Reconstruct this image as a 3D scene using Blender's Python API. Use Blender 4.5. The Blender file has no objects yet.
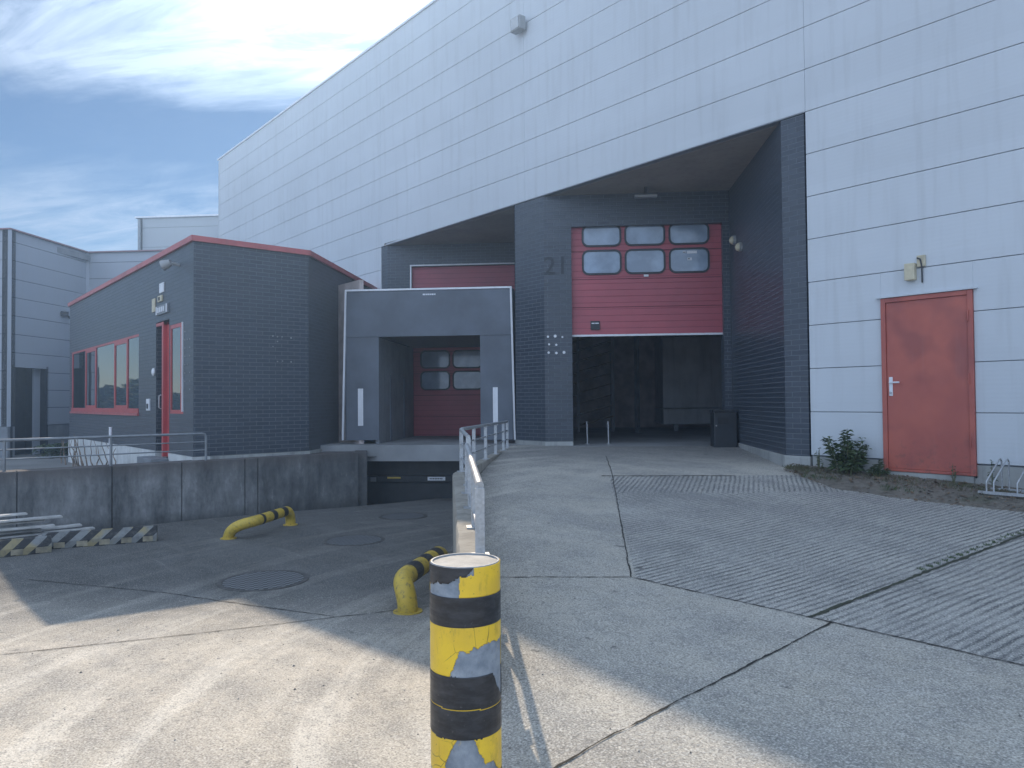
import bpy, bmesh, math, random
from mathutils import Vector, Matrix, noise as mnoise
random.seed(7)
S = 2 ** -.5
SC = bpy.context.scene
COL = SC.collection
R = math.radians

# ------------------------------------------------------------------ helpers
def link(o, parent=None):
    COL.objects.link(o)
    if parent is not None:
        o.parent = parent
    return o

def tag(o, label=None, cat=None, group=None, kind=None):
    if label: o['label'] = label
    if cat: o['category'] = cat
    if group: o['group'] = group
    if kind: o['kind'] = kind
    return o

def thing(name, label, cat, group=None):
    o = bpy.data.objects.new(name, None)
    o.empty_display_size = .2
    link(o)
    return tag(o, label, cat, group)

def copy_tree(root, label=None):
    def cp(o, par):
        c = o.copy(); COL.objects.link(c); c.parent = par
        for ch in o.children: cp(ch, c)
        return c
    c = cp(root, None)
    if label: c['label'] = label
    return c

class MB:
    def __init__(s): s.v = []; s.f = []
    def add(s, vs, fs):
        b = len(s.v); s.v += [tuple(v) for v in vs]; s.f += [tuple(b + i for i in f) for f in fs]; return s
    def hexa(s, P):
        return s.add(P, [(0,3,2,1),(4,5,6,7),(0,1,5,4),(1,2,6,5),(2,3,7,6),(3,0,4,7)])
    def box(s, x0, x1, y0, y1, z0, z1):
        return s.hexa([(x0,y0,z0),(x1,y0,z0),(x1,y1,z0),(x0,y1,z0),(x0,y0,z1),(x1,y0,z1),(x1,y1,z1),(x0,y1,z1)])
    def pq(s, p0, p1, q0, q1, z0, z1):
        # box in the 45 degree frame: p along the dock fronts, q into the building
        f = lambda p, q, z: ((p - q) * S, (p + q) * S, z)
        return s.hexa([f(p0,q0,z0),f(p1,q0,z0),f(p1,q1,z0),f(p0,q1,z0),f(p0,q0,z1),f(p1,q0,z1),f(p1,q1,z1),f(p0,q1,z1)])
    def seg(s, a, b, w, z0, z1, e=0):
        # upright slab along a-b (plan), width w centred
        a = Vector(a[:2]); b = Vector(b[:2]); d = (b - a).normalized(); n = Vector((-d.y, d.x)) * w / 2
        a = a - d * e; b = b + d * e
        P = [a - n, b - n, b + n, a + n]
        z = lambda q: q if isinstance(q, (tuple, list)) else (q, q)
        za, zb = z(z0); ta, tb = z(z1)
        return s.hexa([(P[0].x,P[0].y,za),(P[1].x,P[1].y,zb),(P[2].x,P[2].y,zb),(P[3].x,P[3].y,za),
                       (P[0].x,P[0].y,ta),(P[1].x,P[1].y,tb),(P[2].x,P[2].y,tb),(P[3].x,P[3].y,ta)])
    def prism(s, pts, z0, z1):
        n = len(pts)
        area = sum(pts[i][0]*pts[(i+1)%n][1]-pts[(i+1)%n][0]*pts[i][1] for i in range(n))
        if area < 0: pts = pts[::-1]
        vs = [(x,y,z0) for x,y in pts] + [(x,y,z1) for x,y in pts]
        fs = [tuple(range(n))[::-1], tuple(range(n, 2*n))] + [(i,(i+1)%n,n+(i+1)%n,n+i) for i in range(n)]
        return s.add(vs, fs)
    def beam(s, a, b, w, h, up=(0,0,1)):
        a = Vector(a); b = Vector(b); d = (b-a).normalized(); u = Vector(up)
        r = d.cross(u)
        if r.length < 1e-4: r = d.cross(Vector((1,0,0)))
        r.normalize(); u = r.cross(d).normalized()
        r *= w/2; u *= h/2
        return s.hexa([a-r-u, a+r-u, b+r-u, b-r-u, a-r+u, a+r+u, b+r+u, b-r+u])
    def tube(s, path, r, n=12, caps=True, rs=None):
        path = [Vector(p) for p in path]; m = len(path); vs = []; fs = []
        prev = None
        for i, p in enumerate(path):
            d = (path[min(i+1,m-1)] - path[max(i-1,0)]).normalized()
            if prev is None:
                a = d.cross(Vector((0,0,1)))
                if a.length < 1e-3: a = d.cross(Vector((1,0,0)))
                a.normalize()
            else:
                a = (prev - d * prev.dot(d)).normalized()
            prev = a; b = d.cross(a)
            rr = rs[i] if rs else r
            for k in range(n):
                t = 2*math.pi*k/n
                vs.append(p + (a*math.cos(t) + b*math.sin(t))*rr)
        for i in range(m-1):
            for k in range(n):
                k2 = (k+1)%n
                fs.append((i*n+k, (i+1)*n+k, (i+1)*n+k2, i*n+k2))
        if caps:
            fs.append(tuple(range(n))); fs.append(tuple(range((m-1)*n, m*n))[::-1])
        return s.add(vs, fs)
    def disc(s, c, r, n=32, nrm=(0,0,1), th=.0, sq=1):
        nrm = Vector(nrm).normalized(); c = Vector(c)
        return s.tube([c, c + nrm*max(th,.001)], r, n)
    def wall(s, F, u0, u1, z0, z1, t0, t1, ops=()):
        # F(u, t, z) -> world; rectangular wall with rectangular openings (u0,u1,z0,z1)
        us = sorted({u0, u1, *[o[0] for o in ops], *[o[1] for o in ops]})
        us = [u for u in us if u0 <= u <= u1]
        for a, b in zip(us, us[1:]):
            m = (a+b)/2
            segs = [(z0, z1)]
            for o in ops:
                if o[0] < m < o[1]:
                    new = []
                    for c, d in segs:
                        if o[2] > c: new.append((c, min(d, o[2])))
                        if o[3] < d: new.append((max(c, o[3]), d))
                    segs = new
            for c, d in segs:
                if d - c < 1e-4: continue
                s.hexa([F(a,t0,c),F(b,t0,c),F(b,t1,c),F(a,t1,c),F(a,t0,d),F(b,t0,d),F(b,t1,d),F(a,t1,d)])
        return s
    def build(s, name, mat, parent=None, smooth=False, bevel=0, fixn=True):
        me = bpy.data.meshes.new(name)
        me.from_pydata(s.v, [], s.f); me.update()
        if fixn:
            bm = bmesh.new(); bm.from_mesh(me)
            bmesh.ops.recalc_face_normals(bm, faces=bm.faces)
            bm.to_mesh(me); bm.free()
        boxuv(me)
        if smooth:
            me.polygons.foreach_set('use_smooth', [True]*len(me.polygons))
        me.materials.append(mat)
        o = bpy.data.objects.new(name, me); link(o, parent)
        if smooth and hasattr(me, 'set_sharp_from_angle'): me.set_sharp_from_angle(angle=R(38))
        if bevel:
            b = o.modifiers.new('bevel', 'BEVEL'); b.width = bevel; b.segments = 2; b.limit_method = 'ANGLE'
        return o

def boxuv(me):
    uv = me.uv_layers.new(name='metres')
    for p in me.polygons:
        n = p.normal
        if abs(n.z) > .75:
            for li in p.loop_indices:
                v = me.vertices[me.loops[li].vertex_index].co; uv.data[li].uv = (v.x, v.y)
        else:
            t = Vector((-n.y, n.x)).normalized() if (abs(n.x)+abs(n.y)) > 1e-6 else Vector((1,0))
            for li in p.loop_indices:
                v = me.vertices[me.loops[li].vertex_index].co; uv.data[li].uv = (v.x*t.x+v.y*t.y, v.z)

# ------------------------------------------------------------------ materials
class NT:
    def __init__(s, name):
        s.m = bpy.data.materials.new(name); s.m.use_nodes = True
        s.t = s.m.node_tree; s.n = s.t.nodes; s.l = s.t.links
        s.b = s.n['Principled BSDF']
    def new(s, t, **k):
        n = s.n.new(t)
        for a, v in k.items(): setattr(n, a, v)
        return n
    def put(s, sock, v):
        if isinstance(v, bpy.types.NodeSocket): s.l.new(v, sock)
        elif v is not None: sock.default_value = v
    def co(s, kind='Object'):
        return s.new('ShaderNodeTexCoord').outputs[kind]
    def pos(s):
        return s.new('ShaderNodeNewGeometry').outputs['Position']
    def mp(s, v, loc=(0,0,0), rot=(0,0,0), sc=(1,1,1)):
        n = s.new('ShaderNodeMapping'); s.l.new(v, n.inputs[0])
        n.inputs['Location'].default_value = loc; n.inputs['Rotation'].default_value = rot; n.inputs['Scale'].default_value = sc
        return n.outputs[0]
    def noise(s, v, scale, detail=4, rough=.55, dist=0):
        n = s.new('ShaderNodeTexNoise'); s.l.new(v, n.inputs['Vector'])
        n.inputs['Scale'].default_value = scale; n.inputs['Detail'].default_value = detail
        n.inputs['Roughness'].default_value = rough; n.inputs['Distortion'].default_value = dist
        return n.outputs['Fac']
    def ramp(s, f, a, b, c0=0., c1=1.):
        n = s.new('ShaderNodeMapRange'); n.clamp = True
        s.put(n.inputs['Value'], f)
        n.inputs['From Min'].default_value = a; n.inputs['From Max'].default_value = b
        n.inputs['To Min'].default_value = c0; n.inputs['To Max'].default_value = c1
        return n.outputs[0]
    def math(s, op, a, b=None, c=None):
        n = s.new('ShaderNodeMath', operation=op)
        s.put(n.inputs[0], a)
        if b is not None: s.put(n.inputs[1], b)
        if c is not None: s.put(n.inputs[2], c)
        return n.outputs[0]
    def mix(s, f, a, b, mode='MIX'):
        n = s.new('ShaderNodeMix', data_type='RGBA', blend_type=mode)
        s.put(n.inputs[0], f)
        for i, v in ((6, a), (7, b)):
            if isinstance(v, (tuple, list)) and len(v) == 3: v = (*v, 1)
            s.put(n.inputs[i], v)
        return n.outputs[2]
    def xyz(s, v):
        n = s.new('ShaderNodeSeparateXYZ'); s.l.new(v, n.inputs[0]); return n.outputs
    def bump(s, h, dist=.01, strength=1, prev=None):
        n = s.new('ShaderNodeBump'); s.put(n.inputs['Height'], h)
        n.inputs['Distance'].default_value = dist; n.inputs['Strength'].default_value = strength
        if prev is not None: s.l.new(prev, n.inputs['Normal'])
        return n.outputs[0]
    def out(s, col=None, rough=None, nrm=None, metal=None, spec=None):
        if isinstance(col, (tuple, list)) and len(col) == 3: col = (*col, 1)
        s.put(s.b.inputs['Base Color'], col); s.put(s.b.inputs['Roughness'], rough)
        if nrm is not None: s.l.new(nrm, s.b.inputs['Normal'])
        s.put(s.b.inputs['Metallic'], metal); s.put(s.b.inputs['Specular IOR Level'], spec)
        return s.m

def paint(name, col, rough=.45, var=.12, metal=0., scale=3., dirt=None, bump=.0, spec=.5):
    m = NT(name); p = m.pos()
    n1 = m.noise(p, scale, 5); n2 = m.noise(p, scale*9, 3)
    c2 = tuple(c*(1-var) for c in col); c1 = tuple(min(1, c*(1+var)) for c in col)
    c = m.mix(m.ramp(n1, .35, .65), c1, c2)
    if dirt:
        st = m.noise(m.mp(p, sc=(6, 6, .6)), 1.5, 5, .6)
        c = m.mix(m.ramp(st, .5, .8, 0, dirt), c, (.06, .055, .05))
    r = m.ramp(n2, .3, .7, rough*.85, min(1, rough*1.15))
    nr = m.bump(n2, bump, 1) if bump else None
    return m.out(c, r, nr, metal, spec)

M = {}
def mat_brick():
    m = NT('dark_brick'); uv = m.co('UV'); p = m.pos()
    b = m.new('ShaderNodeTexBrick'); m.l.new(uv, b.inputs['Vector'])
    b.inputs['Scale'].default_value = 1; b.inputs['Brick Width'].default_value = .245
    b.inputs['Row Height'].default_value = .0735; b.inputs['Mortar Size'].default_value = .0055
    b.inputs['Mortar Smooth'].default_value = .3; b.inputs['Bias'].default_value = 0
    b.inputs['Color1'].default_value = (.030, .041, .060, 1); b.inputs['Color2'].default_value = (.047, .060, .083, 1)
    b.inputs['Mortar'].default_value = (.155, .175, .20, 1)
    big = m.noise(p, .7, 4)
    c = m.mix(m.ramp(big, .3, .7), b.outputs['Color'], m.mix(.35, b.outputs['Color'], (.07, .08, .09)))
    # pale lime bloom specks
    c = m.mix(m.ramp(m.noise(p, 14, 3), .66, .8, 0, .35), c, (.2, .21, .22))
    h = m.math('ADD', m.math('MULTIPLY', b.outputs['Fac'], -1), m.math('MULTIPLY', m.noise(uv, 60, 3), .25))
    r = m.ramp(b.outputs['Fac'], 0, 1, .36, .8)
    return m.out(c, r, m.bump(h, .006, .8), 0, .5)
M['brick'] = mat_brick()

def mat_clad(name='cladding', base=(.56, .60, .64), rib=True):
    m = NT(name); uv = m.co('UV'); p = m.pos()
    x = m.xyz(uv)
    # faint plank tone, vertical weather streaks, stain under joints
    st = m.noise(m.mp(p, sc=(5, 5, .35)), 1.3, 5, .6)
    bl = m.noise(p, .35, 3)
    c = m.mix(m.ramp(bl, .35, .65), tuple(v*.95 for v in base), tuple(v*1.03 for v in base))
    row = m.new('ShaderNodeTexWhiteNoise', noise_dimensions='2D')
    fl = m.new('ShaderNodeVectorMath', operation='FLOOR'); m.l.new(m.mp(uv, loc=(.24, .405, 0), sc=(1/6, 1/.6, 1)), fl.inputs[0])
    m.l.new(fl.outputs[0], row.inputs['Vector'])
    c = m.mix(m.math('MULTIPLY', row.outputs['Value'], .10), c, tuple(v*.72 for v in base))
    c = m.mix(m.ramp(st, .5, .85, 0, .34), c, (.32, .33, .33))
    c = m.mix(m.ramp(m.noise(m.mp(p, sc=(1,1,6)), 2.2, 6, .7), .58, .8, 0, .22), c, (.40, .40, .38))
    c = m.mix(m.ramp(m.noise(p, 30, 3), .68, .78, 0, .3), c, (.25, .25, .25))
    r = m.ramp(m.noise(p, 5, 4), .3, .7, .42, .6)
    w = m.new('ShaderNodeTexWave', wave_type='BANDS', bands_direction='Y'); m.l.new(uv, w.inputs[0])
    w.inputs['Scale'].default_value = 6.0; w.inputs['Distortion'].default_value = .15
    h = m.math('ADD', m.math('MULTIPLY', w.outputs['Fac'], .35), m.math('MULTIPLY', m.noise(uv, 60, 3), .3))
    nr = m.bump(m.noise(m.mp(p, sc=(.6, 1, 2)), 1.1, 2), .02, .25)
    nr = m.bump(h, .0016, .6, nr)
    return m.out(c, r, nr, 0, .4)
M['clad'] = mat_clad()
M['cladfar'] = mat_clad('grey_cladding', (.34, .37, .42))
M['cladfar2'] = mat_clad('light_grey_cladding', (.36, .39, .42))

def mat_concrete(name, base, streak=.5, scale=1., bumpd=.004, dark=(.05,.05,.048)):
    m = NT(name); p = m.pos()
    n = m.noise(p, 1.4*scale, 6, .6); n2 = m.noise(p, 26*scale, 4)
    c = m.mix(m.ramp(n, .3, .7), tuple(v*.78 for v in base), tuple(v*1.15 for v in base))
    c = m.mix(m.ramp(n2, .55, .75, 0, .3), c, tuple(v*.6 for v in base))
    st = m.noise(m.mp(p, sc=(7, 7, .35)), 1.2, 6, .65)
    c = m.mix(m.ramp(st, .48, .72, 0, streak), c, dark)
    st2 = m.noise(m.mp(p, loc=(9,4,2), sc=(9, 9, .3)), 1.0, 5, .6)
    c = m.mix(m.ramp(st2, .58, .75, 0, streak*.7), c, tuple(min(1, v*1.5) for v in base))
    vo = m.new('ShaderNodeTexVoronoi'); m.l.new(p, vo.inputs['Vector']); vo.inputs['Scale'].default_value = 22*scale
    pits = m.ramp(vo.outputs['Distance'], .06, .12)
    h = m.math('ADD', m.math('MULTIPLY', pits, .5), n2)
    return m.out(c, .88, m.bump(h, bumpd, .8), 0, .25)
def mat_retain():
    m = NT('stained_retaining_concrete'); p = m.pos(); z = m.xyz(p)[2]
    n = m.noise(p, .8, 6, .65); n2 = m.noise(p, 12, 5, .7)
    c = m.mix(m.ramp(n, .35, .65), (.11, .115, .12), (.23, .235, .238))
    c = m.mix(m.ramp(n2, .5, .72, 0, .4), c, (.10, .10, .10))
    warp = m.math('MULTIPLY', m.noise(p, 1.7, 3), 1.0)
    v = m.new('ShaderNodeCombineXYZ'); y_ = m.xyz(p)[1]
    m.put(v.inputs[0], m.math('MULTIPLY', y_, 2.3)); m.put(v.inputs[1], m.math('MULTIPLY', z, .5)); m.put(v.inputs[2], warp)
    st = m.noise(v.outputs[0], 1.4, 8, .72)
    c = m.mix(m.ramp(st, .46, .66, 0, .8), c, (.055, .058, .062))
    c = m.mix(m.math('MULTIPLY', m.ramp(st, .44, .32), .5), c, (.40, .405, .41))
    c = m.mix(m.math('MULTIPLY', m.ramp(m.math('ADD', z, m.math('MULTIPLY', n, .35)), .55, .80), .75), c, (.10, .085, .08))
    c = m.mix(m.math('MULTIPLY', m.ramp(m.math('ADD', z, m.math('MULTIPLY', n, .3)), .0, -.22), .6), c, (.05, .052, .052))
    return m.out(c, .88, m.bump(n2, .004, .8), 0, .25)
M['retain'] = mat_retain()
M['plinth'] = mat_concrete('plinth_concrete', (.36, .37, .36), .35)
M['whitewash'] = mat_concrete('white_render', (.62, .63, .62), .18)
M['kerbtop'] = mat_concrete('rough_concrete', (.34, .32, .28), .3, 2.2, .012)
M['paleg'] = paint('pale_grey_panel', (.55, .56, .58), .6, .1, scale=2, dirt=.2)
M['soffit'] = paint('soffit_board', (.30, .27, .24), .7, .12, scale=1.2, dirt=.3)
M['dark'] = paint('black_steel', (.022, .026, .032), .45, .25, scale=4, dirt=.3)
M['darkrub'] = paint('black_rubber_fabric', (.06, .072, .09), .62, .2, scale=2.5)
M['flap'] = paint('grey_black_curtain', (.10, .118, .148), .5, .16, scale=1.5)
M['gap'] = paint('joint_shadow_gap', (.03, .03, .032), .9, .1)
M['joint_seal'] = paint('grey_joint_seal', (.24, .26, .29), .8, .15)
M['white'] = paint('white_painted_metal', (.72, .74, .78), .4, .06, dirt=.2)
M['red'] = paint('red_coping_metal', (.42, .105, .11), .42, .12, scale=2, dirt=.25)
M['faded_red'] = paint('faded_red_trim', (.26, .15, .16), .5, .1)
M['redframe'] = paint('red_window_frame', (.45, .07, .075), .35, .1, dirt=.1)
M['steelgrey'] = paint('grey_steel', (.22, .24, .26), .45, .15, .3, scale=5, dirt=.3)
M['dirtgrey'] = paint('mid_grey_panel', (.20, .215, .235), .6, .15, scale=2, dirt=.3)
M['cream'] = paint('aged_cream_plastic', (.55, .50, .36), .5, .12, scale=12, dirt=.3)
M['lampgrey'] = paint('lamp_housing', (.28, .29, .30), .4, .1)
M['interior'] = paint('interior_wall', (.55, .48, .46), .8, .2)
M['intfloor'] = paint('interior_floor', (.26, .27, .28), .6, .2, scale=1)
M['wood'] = paint('weathered_board', (.42, .42, .41), .8, .2, scale=6, dirt=.3)
M['darkwood'] = paint('brown_board', (.20, .15, .11), .8, .3, scale=6)
M['yellow'] = None
def mat_door():
    m = NT('red_steel_door'); p = m.pos(); uv = m.co('UV')
    base = m.mix(m.ramp(m.noise(p, 1.6, 3), .35, .65), (.46, .122, .086), (.37, .095, .074))
    # darker rubbed patches and mud specks low down
    base = m.mix(m.ramp(m.noise(m.mp(p, loc=(3, 1, 5)), 2.6, 2, .4), .5, .68, 0, .45), base, (.19, .055, .056))
    z = m.xyz(p)[2]
    low = m.math('MULTIPLY', m.ramp(z, 1.15, .7), m.ramp(m.noise(p, 18, 5, .7), .52, .66))
    base = m.mix(m.math('MULTIPLY', low, .6), base, (.12, .07, .06))
    base = m.mix(m.ramp(m.noise(m.mp(p, sc=(9, 9, .5)), 1.5, 4), .6, .8, 0, .2), base, (.42, .2, .19))
    return m.out(base, m.ramp(m.noise(p, 7, 4), .3, .7, .38, .55), m.bump(m.noise(p, 3, 2), .006, .3), 0, .5)
M['reddoor'] = mat_door()
def mat_sect():
    m = NT('red_sectional_panel'); p = m.pos(); uv = m.co('UV'); x = m.xyz(uv)
    c = m.mix(m.ramp(m.noise(p, 1.2, 4), .35, .65), (.43, .085, .11), (.36, .075, .098))
    c = m.mix(m.ramp(m.noise(m.mp(p, sc=(1,1,8)), 1.5, 6, .7), .55, .75, 0, .35), c, (.16, .06, .07))
    ln = m.math('PINGPONG', x[1], .0625)
    g = m.ramp(ln, 0, .006, 0, 1)
    big = m.ramp(m.math('PINGPONG', m.math('ADD', x[1], -.11), .275), 0, .009, 0, 1)
    c = m.mix(m.math('SUBTRACT', 1, g), c, (.17, .03, .045))
    c = m.mix(m.math('SUBTRACT', 1, big), c, (.07, .02, .03))
    h = m.math('ADD', g, m.math('MULTIPLY', big, 2))
    return m.out(c, .42, m.bump(h, .004, .7), 0, .5)
M['sect'] = mat_sect()
def mat_glass(name, col, rough=.04, ior=1.7, var=.0):
    m = NT(name); p = m.pos()
    m.b.inputs['IOR'].default_value = ior
    c = m.mix(m.ramp(m.noise(p, 2.5, 4), .4, .7, 0, var), col, tuple(v*1.6 for v in col)) if var else col
    return m.out(c, rough, m.bump(m.noise(p, 1.3, 2), .004, .2), 0, .6)
M['glass'] = mat_glass('window_glass', (.03, .04, .045), .02, 3.6)
M['doorpane'] = mat_glass('cloudy_door_pane', (.20, .26, .34), .08, 1.6, .9)
def mat_galv():
    m = NT('galvanised_steel'); p = m.pos()
    v = m.new('ShaderNodeTexVoronoi'); m.l.new(p, v.inputs['Vector']); v.inputs['Scale'].default_value = 70
    c = m.mix(m.ramp(v.outputs['Color'], 0, 1), (.36, .38, .40), (.50, .52, .54))
    c = m.mix(m.ramp(m.noise(p, 9, 5), .5, .75, 0, .5), c, (.24, .24, .23))
    return m.out(c, m.ramp(m.noise(p, 12), .3, .7, .38, .6), None, .55, .5)
M['galv'] = mat_galv()
def mat_yel():
    m = NT('scuffed_yellow_paint'); p = m.pos()
    c = m.mix(m.ramp(m.noise(p, 6, 4), .35, .65), (.60, .42, .05), (.47, .34, .05))
    c = m.mix(m.ramp(m.noise(p, 24, 6, .7), .54, .66, 0, .75), c, (.13, .11, .06))
    c = m.mix(m.ramp(m.noise(m.mp(p, loc=(4,4,4)), 60, 3), .66, .74, 0, .8), c, (.05, .045, .04))
    return m.out(c, .5, m.bump(m.noise(p, 50, 4), .002, .5), 0, .5)
M['yellow'] = mat_yel()
def mat_film():
    m = NT('yellow_film'); p = m.pos()
    c = m.mix(m.ramp(m.noise(p, 7, 4), .35, .65), (.86, .57, .035), (.74, .48, .04))
    c = m.mix(m.ramp(m.noise(m.mp(p, sc=(1,1,.4)), 22, 6, .7), .56, .7, 0, .5), c, (.34, .24, .04))
    sc = m.new('ShaderNodeTexVoronoi', feature='DISTANCE_TO_EDGE'); m.l.new(p, sc.inputs['Vector']); sc.inputs['Scale'].default_value = 9
    c = m.mix(m.math('MULTIPLY', m.ramp(sc.outputs['Distance'], .012, 0), m.ramp(m.noise(p, 5), .5, .6)), c, (.25, .17, .03))
    c = m.mix(m.ramp(m.noise(p, 120, 2), .68, .74, 0, .7), c, (.10, .08, .04))
    return m.out(c, .38, m.bump(m.noise(p, 16, 4), .003, .5), 0, .5)
M['film'] = mat_film()
def mat_tape():
    m = NT('black_tape'); p = m.pos()
    c = m.mix(m.ramp(m.noise(m.mp(p, sc=(1,1,3)), 12, 5, .65), .4, .75), (.016, .017, .02), (.05, .052, .058))
    w = m.noise(m.mp(p, sc=(2, 2, 60)), 2, 3)
    c = m.mix(m.ramp(m.noise(p, 90, 3), .66, .76, 0, .35), c, (.2, .2, .2))
    return m.out(c, m.ramp(w, .3, .7, .3, .5), m.bump(w, .0015, .5), 0, .5)
M['tape'] = mat_tape()
def mat_bsteel():
    m = NT('bare_primed_steel'); p = m.pos()
    c = m.mix(m.ramp(m.noise(p, 11, 6, .65), .35, .7), (.17, .20, .235), (.36, .39, .42))
    c = m.mix(m.ramp(m.noise(p, 40, 5, .7), .58, .7, 0, .5), c, (.12, .12, .12))
    c = m.mix(m.ramp(m.noise(m.mp(p, loc=(1,2,3)), 26, 4), .66, .74, 0, .7), c, (.42, .36, .22))
    return m.out(c, .55, m.bump(m.noise(p, 60, 4), .002, .5), .1, .5)
M['bsteel'] = mat_bsteel()
M['fill'] = mat_concrete('bollard_fill', (.50, .47, .42), .0, 8, .004)
M['iron'] = paint('rusty_iron', (.075, .072, .068), .6, .3, scale=12, dirt=.4)
def mat_checker():
    m = NT('checker_plate_iron'); p = m.pos(); q = m.mp(p, rot=(0,0,R(20)))
    ck = m.new('ShaderNodeTexChecker'); m.l.new(q, ck.inputs['Vector']); ck.inputs['Scale'].default_value = 22
    ck.inputs['Color1'].default_value = (1,1,1,1); ck.inputs['Color2'].default_value = (0,0,0,1)
    c = m.mix(ck.outputs['Fac'], (.04, .043, .047), (.24, .245, .25))
    c = m.mix(m.ramp(m.noise(p, 3, 5), .5, .75, 0, .35), c, (.13, .125, .115))
    return m.out(c, .5, m.bump(ck.outputs['Fac'], .006, 1), .3, .5)
M['checker'] = mat_checker()
def mat_hazard():
    m = NT('hazard_striped_beam'); p = m.pos(); x = m.xyz(m.co('Object'))
    d = m.math('ADD', x[0], m.math('MULTIPLY', x[2], 1.1))
    f = m.math('GREATER_THAN', m.math('MODULO', m.math('ADD', d, 10), .26), .13)
    c = m.mix(f, (.02, .02, .022), (.26, .22, .12))
    c = m.mix(m.ramp(m.noise(p, 2.2, 2), .42, .5), c, m.mix(f, (.02, .02, .022), (.19, .20, .20)))
    c = m.mix(m.ramp(m.noise(p, 14, 6, .7), .5, .72, 0, .7), c, (.10, .10, .095))
    return m.out(c, .7, m.bump(m.noise(p, 30, 4), .003, .6), 0, .4)
M['hazard'] = mat_hazard()
M['concblock'] = paint('hazard_block_pale', (.27, .24, .17), .7, .4, scale=6, dirt=.5)

# ------------------------------------------------------------------ levels
CY, SY = math.cos(0.701252404), math.sin(0.701252404)
CAM = Vector((0, -9.84, 1.6))
def dl(x, y):
    rx, ry = x, y + 9.84
    return -CY*rx + SY*ry, SY*rx + CY*ry
def interp(x, xs, ys):
    if x <= xs[0]: return ys[0]
    for a, b, c, d in zip(xs, xs[1:], ys, ys[1:]):
        if x <= b: return c + (d-c)*(x-a)/(b-a)
    return ys[-1]
def ss(t): t = min(1, max(0, t)); return t*t*(3-2*t)
def zr(x, y):
    d, l = dl(x, y); w = d*.95 + l*.2
    return interp(w, [2.2, 3.2, 9.6, 11, 13.8], [0, .04, .53, .62, .72])
def zl(x, y):
    d, l = dl(x, y); q = S*(y-x)
    return -.35*ss((d-1.5)/6.5) - .08*ss((q-5)/3)
WA, WB, WC = Vector((-3.145, -7.455)), Vector((-7.685, -4.255)), Vector((-11.15, -.60))
def side(x, y):
    # signed distance to the ramp wall line, positive on the ramp side
    P = Vector((x, y)); best = None
    pts = [WA + (WA-WB).normalized()*8, WA, WB, WC + (WC-WB).normalized()*2]
    for a, b in zip(pts, pts[1:]):
        t = max(0, min(1, (P-a).dot(b-a)/(b-a).length_squared))
        c = a + (b-a)*t; r = P-c; d = r.length
        sg = (b-a).y*r.x - (b-a).x*r.y
        if best is None or d < abs(best): best = d if sg > 0 else -d
    return best
def zg(x, y):
    s = side(x, y)
    dn = dl(x, y)[0]
    w = .05 if dn > 4.4 else .05 + (4.4-dn)*.5
    k = ss((s + w)/(2*w))
    return zl(x, y)*(1-k) + zr(x, y)*k
def ground_z(x, y): return zg(x, y)

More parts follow.
